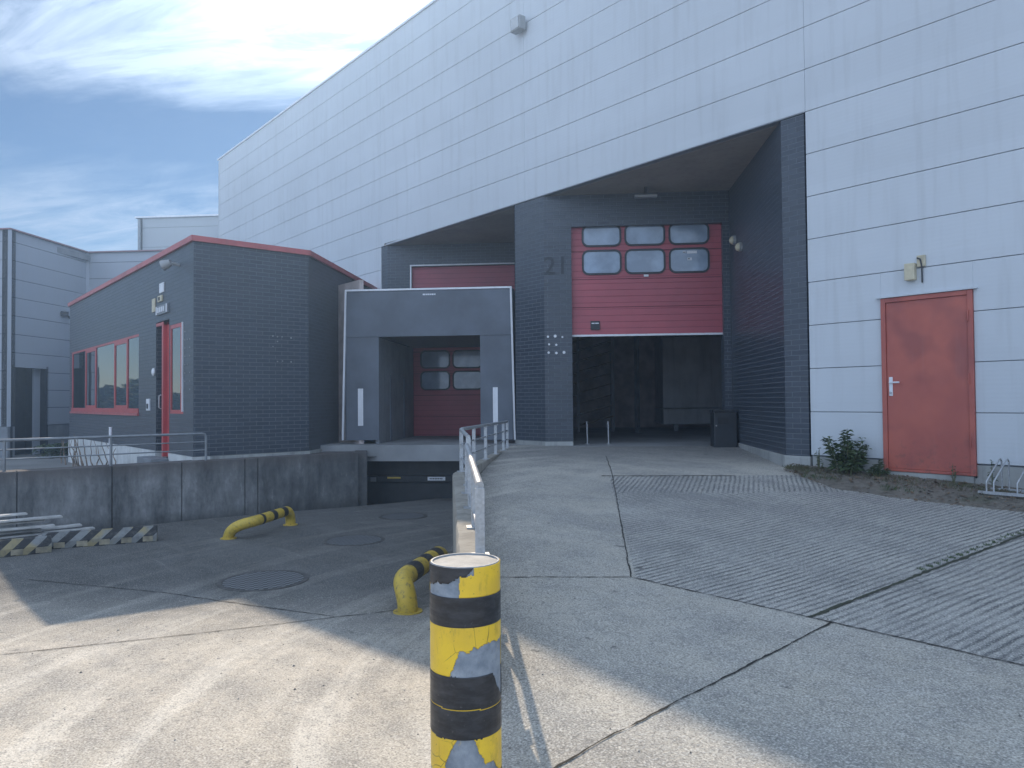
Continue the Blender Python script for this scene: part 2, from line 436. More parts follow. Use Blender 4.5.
# ------------------------------------------------------------------ pavement
def mat_pave():
    m = NT('yard_concrete'); p = m.pos(); x = m.xyz(p)
    X, Y = x[0], x[1]
    pp = m.math('MULTIPLY', m.math('ADD', X, Y), S); qq = m.math('MULTIPLY', m.math('SUBTRACT', Y, X), S)
    step = lambda v, a, w=.01: m.ramp(v, a-w, a+w)
    # ribbed slabs: right of the q joint and beyond the cross joint
    l1 = m.math('SUBTRACT', Y, m.math('MULTIPLY', X, .13))
    rib = m.math('MULTIPLY', m.math('MULTIPLY', step(l1, -4.92), step(pp, -6.5)), m.math('SUBTRACT', 1, step(qq, 3.33)))
    zone2 = m.ramp(m.math('ADD', qq, m.math('MULTIPLY', m.noise(p, 1.5), .3)), 2.2, 2.4)   # near the hall door ribs follow the ramp
    wob = m.math('ADD', m.math('MULTIPLY', m.math('SUBTRACT', m.noise(p, .5, 2), .5), .14), m.math('MULTIPLY', m.math('SUBTRACT', m.noise(p, 7, 3), .5), .014))
    def ribs(c, per):
        return m.ramp(m.math('PINGPONG', m.math('ADD', c, wob), per/2), per*.06, per*.30)
    cA = m.math('ADD', X, m.math('MULTIPLY', Y, -.12))
    rA = ribs(cA, .062); rB = ribs(m.math('ADD', pp, m.math('MULTIPLY', qq, -.25)), .062)
    rr = m.mix(zone2, rA, rB)
    wear = m.ramp(m.noise(p, 1.6, 6, .65),   .74, .46, .3, 1)
    rr = m.math('SUBTRACT', 1, m.math('MULTIPLY', m.math('SUBTRACT', 1, rr), wear))
    # base tone
    n1 = m.noise(p, .45, 6, .62); n2 = m.noise(p, 3.2, 6, .6)
    fine = m.noise(p, 92, 2, .6); mid = m.noise(p, 26, 5, .75); grain = m.noise(p, 170, 2, .5)
    c = m.mix(m.ramp(n1, .3, .7), (.37, .348, .298), (.53, .497, .425))
    c = m.mix(m.ramp(n2, .35, .75, 0, .4), c, (.37, .373, .365))
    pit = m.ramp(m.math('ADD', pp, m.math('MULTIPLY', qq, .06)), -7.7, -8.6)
    pit = m.math('MULTIPLY', pit, m.ramp(m.math('ADD', qq, m.math('MULTIPLY', n2, 1.2)), -1.1, 1.5))  # dock lane darkened: dirt, plus painted-in shade beyond the sunlit edge
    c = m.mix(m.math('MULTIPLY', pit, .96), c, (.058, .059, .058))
    c = m.mix(m.math('MULTIPLY', rib, .45), c, (.40, .40, .392))
    brk = m.ramp(m.noise(m.mp(p, sc=(1, .2, 1)), 14, 4, .7), .30, .55, .25, 1)
    groove = m.math('MULTIPLY', m.math('MULTIPLY', rib, m.math('SUBTRACT', 1, rr)), brk)
    c = m.mix(m.math('MULTIPLY', groove, .90), c, (.075, .08, .085))
    lit = m.math('MULTIPLY', m.ramp(pp, -7.2, -8.4), m.ramp(qq, .4, -1.6))  # sun warmth painted in: paler tan where sunlight falls on the left
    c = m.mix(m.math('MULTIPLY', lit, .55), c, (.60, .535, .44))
    # damp, dirty patches on the ramp, darker towards the hall door
    dm = m.noise(m.mp(p, rot=(0,0,R(-45)), sc=(.5, 1.6, 1)), .9, 6, .65)
    c = m.mix(m.ramp(dm, .46, .70, 0, .62), c, (.19, .192, .19))
    dm2 = m.noise(m.mp(p, loc=(5,2,0)), 2.1, 7, .7)
    c = m.mix(m.ramp(dm2, .48, .64, 0, .45), c, (.20, .20, .195))
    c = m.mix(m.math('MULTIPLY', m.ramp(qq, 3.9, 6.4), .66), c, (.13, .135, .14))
    # tyre sweeps on the left yard: stretched arcs around the turning point
    vx = m.math('ADD', X, 1.0); vy = m.math('ADD', Y, 3.3)
    rad = m.math('SQRT', m.math('ADD', m.math('MULTIPLY', vx, vx), m.math('MULTIPLY', vy, vy)))
    ang = m.math('ARCTAN2', vy, vx)
    cb = m.new('ShaderNodeCombineXYZ'); m.put(cb.inputs[0], m.math('MULTIPLY', rad, 2.3)); m.put(cb.inputs[1], m.math('MULTIPLY', ang, 1.3))
    tn = m.noise(cb.outputs[0], 1.0, 6, .65)
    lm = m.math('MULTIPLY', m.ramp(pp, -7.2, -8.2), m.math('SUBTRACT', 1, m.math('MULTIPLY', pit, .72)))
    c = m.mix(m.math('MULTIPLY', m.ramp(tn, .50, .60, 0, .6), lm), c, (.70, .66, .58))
    c = m.mix(m.math('MULTIPLY', m.ramp(tn, .50, .36, 0, .5), lm), c, (.27, .262, .245))
    cb2 = m.new('ShaderNodeCombineXYZ'); m.put(cb2.inputs[0], m.math('MULTIPLY', rad, 11)); m.put(cb2.inputs[1], m.math('MULTIPLY', ang, 40))
    tn2 = m.noise(cb2.outputs[0], 1.0, 4, .6)
    c = m.mix(m.math('MULTIPLY', m.math('MULTIPLY', m.ramp(tn2, .52, .66, 0, .5), lm), m.ramp(tn, .48, .56)), c, (.34, .33, .31))
    # long scrape marks
    sw = m.noise(m.mp(p, rot=(0,0,R(35)), sc=(.35, 5, 1)), 1.5, 6, .7)
    c = m.mix(m.ramp(sw, .60, .74, 0, .22), c, (.60, .59, .56))
    # aggregate speckle, oil spots
    c = m.mix(m.ramp(fine, .54, .66, 0, .62), c, (.74, .72, .66))
    c = m.mix(m.ramp(fine, .47, .34, 0, .62), c, (.11, .108, .104))
    c = m.mix(m.ramp(mid, .54, .66, 0, .55), c, (.18, .178, .172))
    c = m.mix(m.ramp(mid, .42, .30, 0, .35), c, (.62, .60, .56))
    c = m.mix(m.ramp(grain, .56, .7, 0, .35), c, (.13, .128, .122))
    spot = m.noise(m.mp(p, loc=(3,7,1)), 7.5, 3, .5)
    c = m.mix(m.ramp(spot, .70, .76, 0, .7), c, (.09, .09, .088))
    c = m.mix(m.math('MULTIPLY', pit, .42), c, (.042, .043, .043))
    h = m.math('ADD', m.math('MULTIPLY', fine, .5), m.math('MULTIPLY', mid, .8))
    nr = m.bump(h, .010, .9)
    nr = m.bump(m.math('SUBTRACT', 1, groove), .012, .9, nr)
    return m.out(c, m.ramp(n2, .3, .7, .72, .92), nr, 0, .3)
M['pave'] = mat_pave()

def grid_sheet(name, x0, x1, y0, y1, st, zf, mat, cut=None, extra=None):
    nx = int((x1-x0)/st)+1; ny = int((y1-y0)/st)+1
    mb = MB(); vs = []
    for j in range(ny):
        for i in range(nx):
            x = x0 + i*(x1-x0)/(nx-1); y = y0 + j*(y1-y0)/(ny-1); vs.append((x, y, zf(x, y)))
    fs = [(j*nx+i, j*nx+i+1, (j+1)*nx+i+1, (j+1)*nx+i) for j in range(ny-1) for i in range(nx-1)
          if not (cut and cut((vs[j*nx+i][0]+st/2), (vs[j*nx+i][1]+st/2)))]
    mb.add(vs, fs)
    o = mb.build(name, mat, smooth=True, fixn=False)
    return o
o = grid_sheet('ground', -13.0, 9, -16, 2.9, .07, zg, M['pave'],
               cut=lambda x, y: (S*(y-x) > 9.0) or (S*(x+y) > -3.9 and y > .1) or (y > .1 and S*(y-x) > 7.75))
tag(o, kind='structure')
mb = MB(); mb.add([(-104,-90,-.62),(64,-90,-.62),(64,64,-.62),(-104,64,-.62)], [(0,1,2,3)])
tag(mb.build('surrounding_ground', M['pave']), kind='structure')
# apron behind the camera joins the far sheet
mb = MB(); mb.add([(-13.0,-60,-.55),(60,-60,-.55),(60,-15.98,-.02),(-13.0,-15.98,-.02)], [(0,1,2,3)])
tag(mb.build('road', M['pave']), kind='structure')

# joints: irregular dark strips draped on the pavement
def strip(pts, w, name, mat, dz=.005, jag=.6, step=.03):
    mb = MB(); L = []
    for a, b in zip(pts, pts[1:]):
        a = Vector(a); b = Vector(b); n = max(2, int((b-a).length/step))
        for i in range(n): L.append(a + (b-a)*(i/n))
    L.append(Vector(pts[-1])); vs = []
    for i, p in enumerate(L):
        d = (L[min(i+1, len(L)-1)] - L[max(i-1, 0)]).normalized(); n = Vector((-d.y, d.x))
        off = mnoise.noise(Vector((p.x*5, p.y*5, 1)))*.010 + mnoise.noise(Vector((p.x*24, p.y*24, 1)))*.006
        ww = w*(1+jag*2*mnoise.noise(Vector((p.x*16, p.y*16, 5))))
        for sgn in (-1, 1):
            r = p + n*(off + sgn*ww/2); vs.append((r.x, r.y, zg(r.x, r.y)+dz))
    fs = [(2*i, 2*i+1, 2*i+3, 2*i+2) for i in range(len(L)-1)]
    mb.add(vs, fs)
    me = mb.build(name, mat, fixn=False)
    for p in me.data.polygons:
        pass
    return tag(me, kind='structure')
M['joint'] = mat_concrete('open_joint', (.045, .043, .038), .0, 4, .006)
M['mossjoint'] = mat_concrete('mossy_joint', (.06, .065, .045), .0, 4, .006)
strip([(-8.5,-.63),(-7.0,-2.13),(-5.2,-4.0),(-3.83,-5.42)], .010, 'pavement_joint', M['joint'])
strip([(-3.83,-5.42),(-2.48,-5.24),(-2.34,-5.22),(-1.34,-5.09),(1.5,-4.72)], .010, 'pavement_joint', M['joint'])
strip([(-2.34,-5.22),(-2.36,-7.66),(-2.37,-9.6)], .011, 'pavement_joint', M['joint'])
strip([(-2.48,-5.24),(-2.18,-2.0),(-2.12,-1.4)], .026, 'pavement_joint', M['mossjoint'])
strip([(-7.05,-2.29),(-6.4,-1.70),(-5.74,-1.09)], .03, 'pavement_joint', M['joint'])
strip([(-4.6,-6.2),(-3.83,-5.42)], .010, 'pavement_joint', M['joint'])
strip([(-6.75,-9.6),(-6.35,-7.9),(-6.10,-6.7),(-5.9,-5.9)], .012, 'pavement_joint', M['joint'])
strip([(-9.9,-8.6),(-8.2,-7.6),(-6.15,-6.75)], .012, 'pavement_joint', M['joint'])

# dirt strip with leaf litter along the facade
def mat_dirt():
    m = NT('leaf_litter_soil'); p = m.pos()
    c = m.mix(m.ramp(m.noise(p, 9, 6, .7), .3, .7), (.14, .13, .11), (.26, .235, .20))
    c = m.mix(m.ramp(m.noise(p, 70, 3, .7), .58, .7, 0, .7), c, (.32, .28, .21))
    c = m.mix(m.ramp(m.noise(p, 2.2, 3), .55, .7, 0, .6), c, (.075, .095, .05))
    return m.out(c, .95, m.bump(m.noise(p, 45, 5, .7), .03, 1), 0, .2)
M['dirt'] = mat_dirt()
def dirt_edge(x): return interp(x, [-5.4,-5.0,-4.4,-3.6,-2.45,-1.0,9], [-.22,-.62,-1.12,-1.15,-1.05,-1.2,-1.4])
mb = MB(); N = 260; K = 14; vs = []; fs = []
for i in range(N+1):
    x = -5.35 + i*(14.3/N)
    e = dirt_edge(x) + .10*mnoise.noise(Vector((x*2.3, 0, 3))) + .04*mnoise.noise(Vector((x*9, 0, 3)))
    for k in range(K+1):
        y = .05 + (e-.05)*k/K
        z = zg(x, min(y, .05)) + .055*ss((1-k/K)*2.5) + .008 + .014*mnoise.noise(Vector((x*8, y*8, 0)))*min(1, (K-k)/3) - (.02 if k == K else 0)
        vs.append((x, y, z))
for i in range(N):
    for k in range(K): a = i*(K+1)+k; fs.append((a, a+1, a+K+2, a+K+1))
mb.add(vs, fs); tag(mb.build('soil_strip', M['dirt'], smooth=True), kind='structure')

# ------------------------------------------------------------------ main hall
FY = 0.0
hall = thing('warehouse', 'huge pale grey panelled warehouse with two sawtooth brick dock recesses under its long fascia', 'warehouse')
ZT, ZB = 10.98, .81
cols = [-29.07, -23.0, -16.87, -11.2, -5.24, .72, 6.7, 12.7]
DOOR = (-4.25, -3.19, .68, 2.87)
mb = MB()
G = .0042; GV = .0018
for a, b in zip(cols, cols[1:]):
    for k in range(17):
        z0 = ZB + .6*k; z1 = min(z0+.6, ZT)
        if z1 <= z0: continue
        inside = (a >= -16.9 and b <= -5.2)
        if inside and z0 < 5.6: continue
        pcs = [(a+GV, b-GV, z0+G, z1-G)]
        if a < DOOR[0] < b and z0 < DOOR[3]:
            pcs = [(a+G, DOOR[0]-.002, z0+G, z1-G), (DOOR[1]+.002, b-G, z0+G, z1-G)]
            if z1 > DOOR[3]: pcs.append((DOOR[0]-.002, DOOR[1]+.002, DOOR[3], z1-G))
        for c in pcs: mb.box(c[0], c[1], 0, .05, c[2], c[3])
        j = random.random()
mb.build('cladding', M['clad'], hall, bevel=.004)
mb = MB()
mb.wall(lambda u, t, z: (u, t, z), -29.04, 12.7, .3, 10.95, .04, .12, [(-16.87, -5.24, .3, 5.63), (DOOR[0], DOOR[1], .3, DOOR[3])])
mb.build('backing_wall', M['joint_seal'], hall)
mb = MB()
mb.box(-29.02, 12.7, .12, 40, 10.7, 10.9); mb.box(-29.04, -28.9, .12, 40, -.5, 10.7); mb.box(12.5, 12.7, .12, 40, -.5, 10.7); mb.box(-28.9, 12.5, 39.8, 40, -.5, 10.7)
mb.build('roof', M['dirtgrey'], hall)
mb = MB()
for k in range(19): mb.box(-29.07-.05, -29.04, .0, 40, -.5+.6*k+G, min(10.98, .1+.6*k)-G)
mb.build('end_cladding', M['clad'], hall)
mb = MB(); mb.box(-29.16, 12.7, -.035, .2, ZT, ZT+.05); mb.box(-29.16, -29.0, .2, 40, ZT, ZT+.05)
mb.build('parapet_cap', M['white'], hall)
mb = MB(); mb.wall(lambda u, t, z: (u, t, z), -5.22, 12.7, .2, .795, .012, .2, [(DOOR[0], DOOR[1], .64, .9)])
mb.build('concrete_plinth', M['plinth'], hall)
mb = MB(); mb.box(-28.9, -16.9, .012, .2, -.4, .79)
mb.build('concrete_plinth', M['plinth'], hall)
# lower fascia trim
mb = MB(); mb.box(-16.85, -5.26, .0, .14, 5.605, 5.622)
mb.build('fascia_trim', M['steelgrey'], hall)

QB = 7.55          # brick plane of the near bay (q coordinate)
QD = 11.74         # brick plane of the far bay
CP = -3.974        # deep corner (p)
# soffits
mb = MB()
f = lambda p, q: ((p-q)*S, (p+q)*S)
mb.prism([(-5.26,.14),(-10.75,.14),f(-7.4,QB+.02),f(CP+.05,QB+.02)], 5.60, 5.66)
mb.prism([(-11.5,.14),(-16.8,.14),f(-11.8,QD+.02),f(-8.16,QD+.02)], 5.60, 5.66)
mb.build('soffit', M['soffit'], hall)
# brick pier on the right + long recess wall
def pt(p, q): return ((p-q)*S, (p+q)*S)
mb = MB()
corner = pt(CP, QB)
mb.prism([(-5.27,.015),(-5.62,.015),corner,(corner[0]+.3,corner[1]+.3),(-5.27,.33)], .79, 5.598)
mb.build('brick_pier', M['brick'], hall)
mb = MB(); pr = .018
c2 = pt(CP-pr, QB)
mb.prism([(-5.25,-.008),(-5.635,-.008),c2,(c2[0]+.34,c2[1]+.34),(-5.25,.33)], .2, .788)
mb.build('pier_plinth', M['plinth'], hall, bevel=.01)
# near bay: brick wall round the hall door
DP0, DP1 = -7.0, -4.11
mb = MB()
mb.prism([(-11.54,.015),(-10.675,.015),pt(DP0,QB),pt(DP0,QB+.3),pt(-8.16,QB+1.1),pt(-8.16,8.16)], .80, 5.598)
mb.build('brick_pier', M['brick'], hall)
mb = MB(); mb.pq(DP0+.001, DP1-.001, QB, QB+.3, 4.98, 5.598); mb.build('brick_lintel', M['brick'], hall)
mb = MB(); mb.pq(DP1, CP-.002, QB, QB+.3, .72, 5.598); mb.build('door_jamb', M['brick'], hall)
mb = MB()
mb.prism([(-11.56,-.005),(-10.665,-.005),pt(DP0-.001,QB-.02),pt(DP0-.001,QB+.28),pt(-8.18,QB+1.1),pt(-8.18,8.15)], .1, .798)
mb.build('pier_plinth', M['plinth'], hall, bevel=.01)
# far bay
mb = MB()
mb.prism([(-16.86,.015),(-16.58,.015),pt(-11.15,QD),pt(-11.15,QD+.3),(-16.86,.5)], .5, 5.598)
mb.build('brick_pier', M['brick'], hall)
mb = MB(); mb.pq(-11.149, -8.17, QD, QD+.3, 5.06, 5.598); mb.build('brick_lintel', M['brick'], hall)
mb = MB(); mb.pq(-8.158, -7.95, 8.7, QD+.4, .5, 5.598); mb.build('brick_recess_wall', M['brick'], hall)
# painted bay number and pale screw spots on the near pier
def text(body, size, p, q, z, mat, parent, name, ext=.0015):
    c = bpy.data.curves.new(name, 'FONT'); c.body = body; c.size = size; c.extrude = ext; c.align_x = 'CENTER'
    c.materials.append(mat)
    o = bpy.data.objects.new(name, c); link(o, parent)
    x, y = pt(p, q); mw = Matrix.Translation((x, y, z)) @ Matrix.Rotation(R(45), 4, 'Z') @ Matrix.Rotation(R(90), 4, 'X')
    bpy.context.view_layer.update()
    me = bpy.data.meshes.new_from_object(o.evaluated_get(bpy.context.evaluated_depsgraph_get())); me.transform(mw)
    bpy.data.objects.remove(o)
    o = bpy.data.objects.new(name, me); link(o, parent)
    return o
M['fadeddark'] = paint('faded_black_paint', (.022, .028, .036), .6, .2)
text('21', .50, -7.30, QB-.003, 4.06, M['fadeddark'], hall, 'painted_number')
mb = MB()
for px, pz, r in [(-7.47,2.84,.022),(-7.33,2.85,.03),(-7.19,2.83,.02),(-7.45,2.69,.02),(-7.31,2.68,.022),(-7.46,2.53,.024),(-7.31,2.52,.026),(-7.16,2.53,.03)]:
    x, y = pt(px, QB-.012); mb = MB(); mb.tube([(x, y, pz), (x-S*.012, y+S*.012, pz)], r, 10); mb.build('screw_cap', M['white'], hall)

# sectional doors (part) with window frames and panes (sub-parts)
def rrect(p0, p1, z0, z1, r, n=5):
    P = []
    for cx, cz, a0 in ((p1-r, z1-r, 0), (p0+r, z1-r, 90), (p0+r, z0+r, 180), (p1-r, z0+r, 270)):
        for i in range(n+1):
            a = R(a0 + 90*i/n); P.append((cx + r*math.cos(a), cz + r*math.sin(a)))
    return P
def sect_door(dp, dz, q, top, name):
    p0, p1 = DP0+dp, DP1+dp; z0, z1 = 2.88+dz, top
    mb = MB(); mb.pq(p0, p1, q, q+.05, z0, z1)
    d = mb.build(name, M['sect'], hall)
    mb = MB(); mb.pq(p0, p1, q-.018, q+.04, z0-.04, z0-.002); mb.build('bottom_seal', M['white'], d)
    for (wz0, wz1) in ((4.08, 4.50), (4.63, 5.03)):
        for (a, b) in ((-6.76, -6.06), (-5.93, -5.215), (-5.08, -4.375)):
            a += dp; b += dp; c0 = wz0+dz; c1 = min(wz1+dz, top-.01)
            out = rrect(a-.035, b+.035, c0-.035, c1+.035, .13); inn = rrect(a, b, c0, c1, .10)
            mb = MB(); n = len(out); vs = []
            for ring, qq in ((out, q), (out, q-.03), (inn, q-.03), (inn, q)):
                for (pp, zz) in ring: x, y = pt(pp, qq); vs.append((x, y, zz))
            fs = []
            for k in range(3):
                for i in range(n): j = (i+1) % n; fs.append((k*n+i, k*n+j, (k+1)*n+j, (k+1)*n+i))
            mb.add(vs, fs); mb.build('window_frame', M['dark'], d)
            mb = MB(); vs = []
            for (pp, zz) in inn: x, y = pt(pp, q-.012); vs.append((x, y, zz))
            for (pp, zz) in inn: x, y = pt(pp, q-.004); vs.append((x, y, zz))
            mb.add(vs, [tuple(range(n)), tuple(range(n, 2*n))[::-1]] + [(i, (i+1)%n, n+(i+1)%n, n+i) for i in range(n)])
            mb.build('window_pane', M['doorpane'], d)
    return d
d2 = sect_door(0, 0, QB+.12, 5.0, 'raised_door')
d2['label'] = 'red sectional door raised halfway with two rows of rounded windows'
mb = MB(); mb.pq(-6.64, -6.46, QB+.085, QB+.119, 2.97, 3.14); hb = mb.build('pull_box', M['dark'], d2)
mb = MB(); mb.pq(-6.62, -6.56, QB+.078, QB+.084, 3.085, 3.105); mb.pq(-6.55, -6.48, QB+.078, QB+.084, 3.085, 3.105); mb.build('label_plate', M['white'], d2)
mb = MB(); mb.pq(-5.60, -5.51, QB+.09, QB+.119, 3.99, 4.03); mb.build('latch', M['white'], d2)
for a in ((-4.85, -4.79, 4.43, 4.47), (-4.77, -4.58, 4.42, 4.47), (-4.76, -4.68, 4.29, 4.34)):
    mb = MB(); mb.pq(a[0], a[1], QB+.098, QB+.105, a[2], a[3]); mb.build('window_sticker', M['white'], d2)
for a in ((-4.845, -4.80, 4.44, 4.455), (-4.75, -4.72, 4.305, 4.33)):
    mb = MB(); mb.pq(a[0], a[1], QB+.094, QB+.097, a[2], a[3]); mb.build('sticker_symbol', M['dark'], d2)
d1 = sect_door(-4.1, -2.16, QD+.12, 5.05, 'dock_door')
d1['label'] = 'closed red sectional door seen behind the dock shelter, with a white edge line along its top'
mb = MB(); mb.pq(-11.13, -11.09, QD-.01, QD-.001, 4.4, 5.05); mb.pq(-11.13, -8.2, QD-.01, QD-.001, 5.055, 5.09)
mb.build('door_trim', M['white'], hall)
# interior shell: floor and back wall
mb = MB(); mb.prism([pt(DP0-6, QB+.3), pt(DP0, QB+.3), pt(DP0, QB-.25), pt(DP1, QB-.25), pt(DP1, QB+.3), pt(4, QB+.3), pt(4, 22), pt(-13, 22)], .40, .722)
mb.build('hall_floor', M['intfloor'], hall)
mb = MB(); mb.pq(-13, 4, 16.9, 17.0, .72, 7)
mb.build('inner_wall', M['interior'], hall)
mb = MB(); mb.pq(-11.15, -8.17, 8.5, QD+.4, .5, .69); mb.build('dock_platform', M['dark'], hall)

# things inside the hall, seen through the open half of the door
t = thing('storage_rack', 'dark brown storage rack with slanting boards standing inside the half open hall door', 'rack')
mb = MB()
for pp in (-8.9, -7.9, -6.9, -5.95): mb.pq(pp, pp+.07, 13.6, 13.67, .722, 3.6); mb.pq(pp, pp+.07, 14.5, 14.57, .722, 3.6)
mb.build('upright', M['dirtgrey'], t)
mb = MB()
for k in range(9):
    z = .9 + k*.3
    for pp in (-8.85, -7.85, -6.85):
        a = pt(pp, 13.8+.05*k); b = pt(pp+.95, 13.8+.05*k)
        mb.beam((a[0], a[1], z), (b[0], b[1], z+.26), .5, .03)
mb.build('shelf_board', M['darkwood'], t)
t = thing('steel_column', 'slim pale steel column inside the hall between the rack and the grey container', 'column')
mb = MB(); x, y = pt(-5.3, 13.2); mb.box(x-.05, x+.05, y-.05, y+.05, .73, 7.0); mb.build('column_shaft', M['steelgrey'], t)
mb = MB(); mb.box(x-.14, x+.14, y-.14, y+.14, .722, .74); mb.build('base_plate', M['steelgrey'], t)
t = thing('steel_container', 'large plain grey container on short feet inside the hall beside the bin', 'container')
mb = MB(); mb.pq(-4.5, -2.2, 14.2, 16.2, 1.36, 3.35); mb.build('upper_body', M['paleg'], t, bevel=.02)
mb = MB(); mb.pq(-4.5, -2.2, 14.18, 16.2, .9, 1.34); mb.build('lower_body', M['paleg'], t, bevel=.02)
for a in (-4.2, -2.9, -2.4):
    mb = MB(); mb.pq(a, a+.12, 14.3, 14.42, .722, .9); mb.build('foot', M['steelgrey'], t)
for i, (px, lab) in enumerate([(-6.72, 'left of the two thin pale posts standing in the hall doorway'), (-6.30, 'right of the two thin pale posts standing in the hall doorway')]):
    t = thing('floor_post', lab, 'post', 'thin posts in the hall doorway')
    x, y = pt(px, QB+.45)
    mb = MB(); mb.tube([(x, y, .735), (x-.01, y, 1.17)], .017, 10); mb.build('tube', M['galv'], t, smooth=True)
    mb = MB(); mb.tube([(x, y, .722), (x, y, .735)], .05, 14); mb.build('foot_plate', M['galv'], t)

# person door
pd = MB(); pd.box(-4.19, -3.25, -.012, .03, .70, 2.81)
door = pd.build('steel_door', M['reddoor'], hall, bevel=.004)
door['label'] = 'plain red steel side door with white lever handle'
mb = MB(); mb.box(-4.25, -4.192, -.03, .05, .665, 2.87); mb.box(-3.248, -3.19, -.03, .05, .665, 2.87); mb.box(-4.192, -3.248, -.03, .05, 2.812, 2.87); mb.box(-4.192, -3.248, -.03, .05, .665, .698)
mb.build('door_frame', M['reddoor'], door, bevel=.004)
mb = MB(); mb.box(-4.165, -4.12, -.022, -.012, 1.62, 1.86)
mb.build('lock_plate', M['white'], door, bevel=.004)
mb = MB(); mb.tube([(-4.14, -.02, 1.79), (-4.14, -.065, 1.79), (-4.02, -.07, 1.79)], .011, 10); mb2 = MB(); mb2.tube([(-4.143,-.02,1.66),(-4.143,-.04,1.66)], .014, 12); mb2.build('key_cylinder', M['galv'], door)
mb.build('handle', M['white'], door, smooth=True)
for z in (1.0, 1.75, 2.5):
    mb = MB(); mb.tube([(-3.243, -.035, z), (-3.243, -.035, z+.13)], .011, 8); mb.build('hinge', M['reddoor'], door)
mb = MB(); mb.box(-4.30, -3.14, -.05, .04, 2.874, 2.892); mb.build('drip_edge', M['clad'], door)
mb = MB(); mb.box(-4.2, -3.22, -.02, .05, .56, .66); mb.build('threshold', M['plinth'], hall)

# wall fixtures on the hall
t = thing('floodlight', 'grey floodlight bracketed high on the pale wall above the left dock', 'floodlight')
mb = MB(); mb.box(-11.36, -11.06, -.22, -.06, 9.02, 9.30); mb.build('housing', M['lampgrey'], t, bevel=.02)
mb = MB(); mb.box(-11.33, -11.09, -.228, -.221, 9.05, 9.27); mb.build('glass_front', M['glass'], t)
mb = MB(); mb.box(-11.23, -11.19, -.06, .0, 9.1, 9.2); mb.build('bracket', M['lampgrey'], t)
t = thing('junction_box', 'small aged cream junction box on the pale wall above the red side door', 'junction box')
mb = MB(); mb.box(-3.93, -3.81, -.085, .0, 3.06, 3.27); mb.build('housing', M['cream'], t, bevel=.008)
mb = MB(); mb.box(-3.80, -3.70, -.03, 0, 3.22, 3.36); mb.build('wall_bracket', M['cream'], t, bevel=.006)
mb = MB(); mb.tube([(-3.79,-.04,3.33),(-3.75,-.05,3.31),(-3.74,-.03,3.22),(-3.745,-.012,3.02)], .009, 8); mb.build('cable', M['dark'], t, smooth=True)
for nm, q, z, lab in (('a', 7.05, 4.53, 'upper and farther round lamp on the right brick recess wall'), ('b', 6.55, 4.30, 'lower and nearer round lamp on the right brick recess wall')):
    t = thing('bulkhead_lamp', lab, 'wall lamp', 'round lamps on the right recess wall')
    x, y = pt(CP, q); n = Vector((-S, -S, 0))
    c = Vector((x, y, z))
    mb = MB(); mb.tube([c, c+n*.05], .085, 20); mb.build('base', M['lampgrey'], t, smooth=True)
    mb = MB(); mb.tube([c+n*.051, c+n*.075, c+n*.10, c+n*.115], .07, 20, rs=[.075, .07, .045, .01]); mb.build('lens', M['cream'], t, smooth=True)
t = thing('recess_light', 'dim fluorescent light fixture under the soffit of the hall door recess', 'light fixture')
mb = MB(); mb.pq(-5.80, -5.38, QB-.45, QB-.35, 5.40, 5.45); mb.build('housing', M['lampgrey'], t, bevel=.01)
mb = MB(); mb.pq(-5.62, -5.56, QB-.42, QB-.38, 5.45, 5.6); mb.build('hanger', M['dark'], t)

# litter bin
t = thing('litter_bin', 'black square litter bin standing at the deep end of the right brick recess', 'bin')
mb = MB(); p0 = CP-.46; q0 = QB-.62
def pqb(mb, a, b, c, d, e, f_): mb.pq(a, b, c, d, e, f_)
mb.pq(p0, p0+.42, q0, q0+.38, .70, 1.36); mb.build('body', M['dark'], t, bevel=.02)
mb = MB(); mb.pq(p0-.01, p0+.43, q0-.01, q0+.39, 1.361, 1.40); mb.build('lid', M['dark'], t, bevel=.012)
mb = MB(); mb.pq(p0+.06, p0+.26, q0-.008, q0-.001, 1.14, 1.26); mb.build('slot', M['gap'], t)
mb = MB(); mb.pq(p0+.03, p0+.055, q0-.009, q0-.001, 1.10, 1.125); mb.build('lock', M['galv'], t)

# ------------------------------------------------------------------ dock shelter
QS = 8.34
t = thing('dock_shelter', 'black dock shelter with white edged frame around a dark loading opening', 'dock shelter')
mb = MB()
mb.pq(-11.77, -11.7, QS+.02, QD, .80, 3.93); mb.pq(-8.28, -8.21, QS+.02, QD-.01, .80, 3.93); mb.pq(-11.699, -8.281, QS+.02, QD, 3.87, 3.93)
mb.build('side_frame', M['darkrub'], t)
mb = MB()
F = lambda u, tt, z: (*pt(u, tt), z)
mb.wall(F, -11.74, -11.045, .80, 2.96, QS, QS+.03); mb.build('side_flap', M['flap'], t)
mb = MB(); mb.wall(F, -8.905, -8.24, .80, 2.96, QS, QS+.03); mb.build('side_flap', M['flap'], t)
mb = MB(); mb.wall(F, -11.74, -8.24, 2.962, 3.92, QS-.012, QS+.03); mb.build('head_flap', M['flap'], t)
mb = MB()
f3 = lambda a, b: mb.hexa([(*pt(a[0],QS-.03),a[1]),(*pt(a[0]+.038,QS-.03),a[1]),(*pt(a[0]+.038,QS+.015),a[1]),(*pt(a[0],QS+.015),a[1]),(*pt(b[0],QS-.03),b[1]),(*pt(b[0]+.038,QS-.03),b[1]),(*pt(b[0]+.038,QS+.015),b[1]),(*pt(b[0],QS+.015),b[1])])
f3((-11.835, .80), (-11.76, 3.925)); f3((-8.215, .80), (-8.275, 3.925)); mb.pq(-11.76, -8.237, QS-.03, QS+.015, 3.925, 3.962)
mb.build('white_edging', M['white'], t)
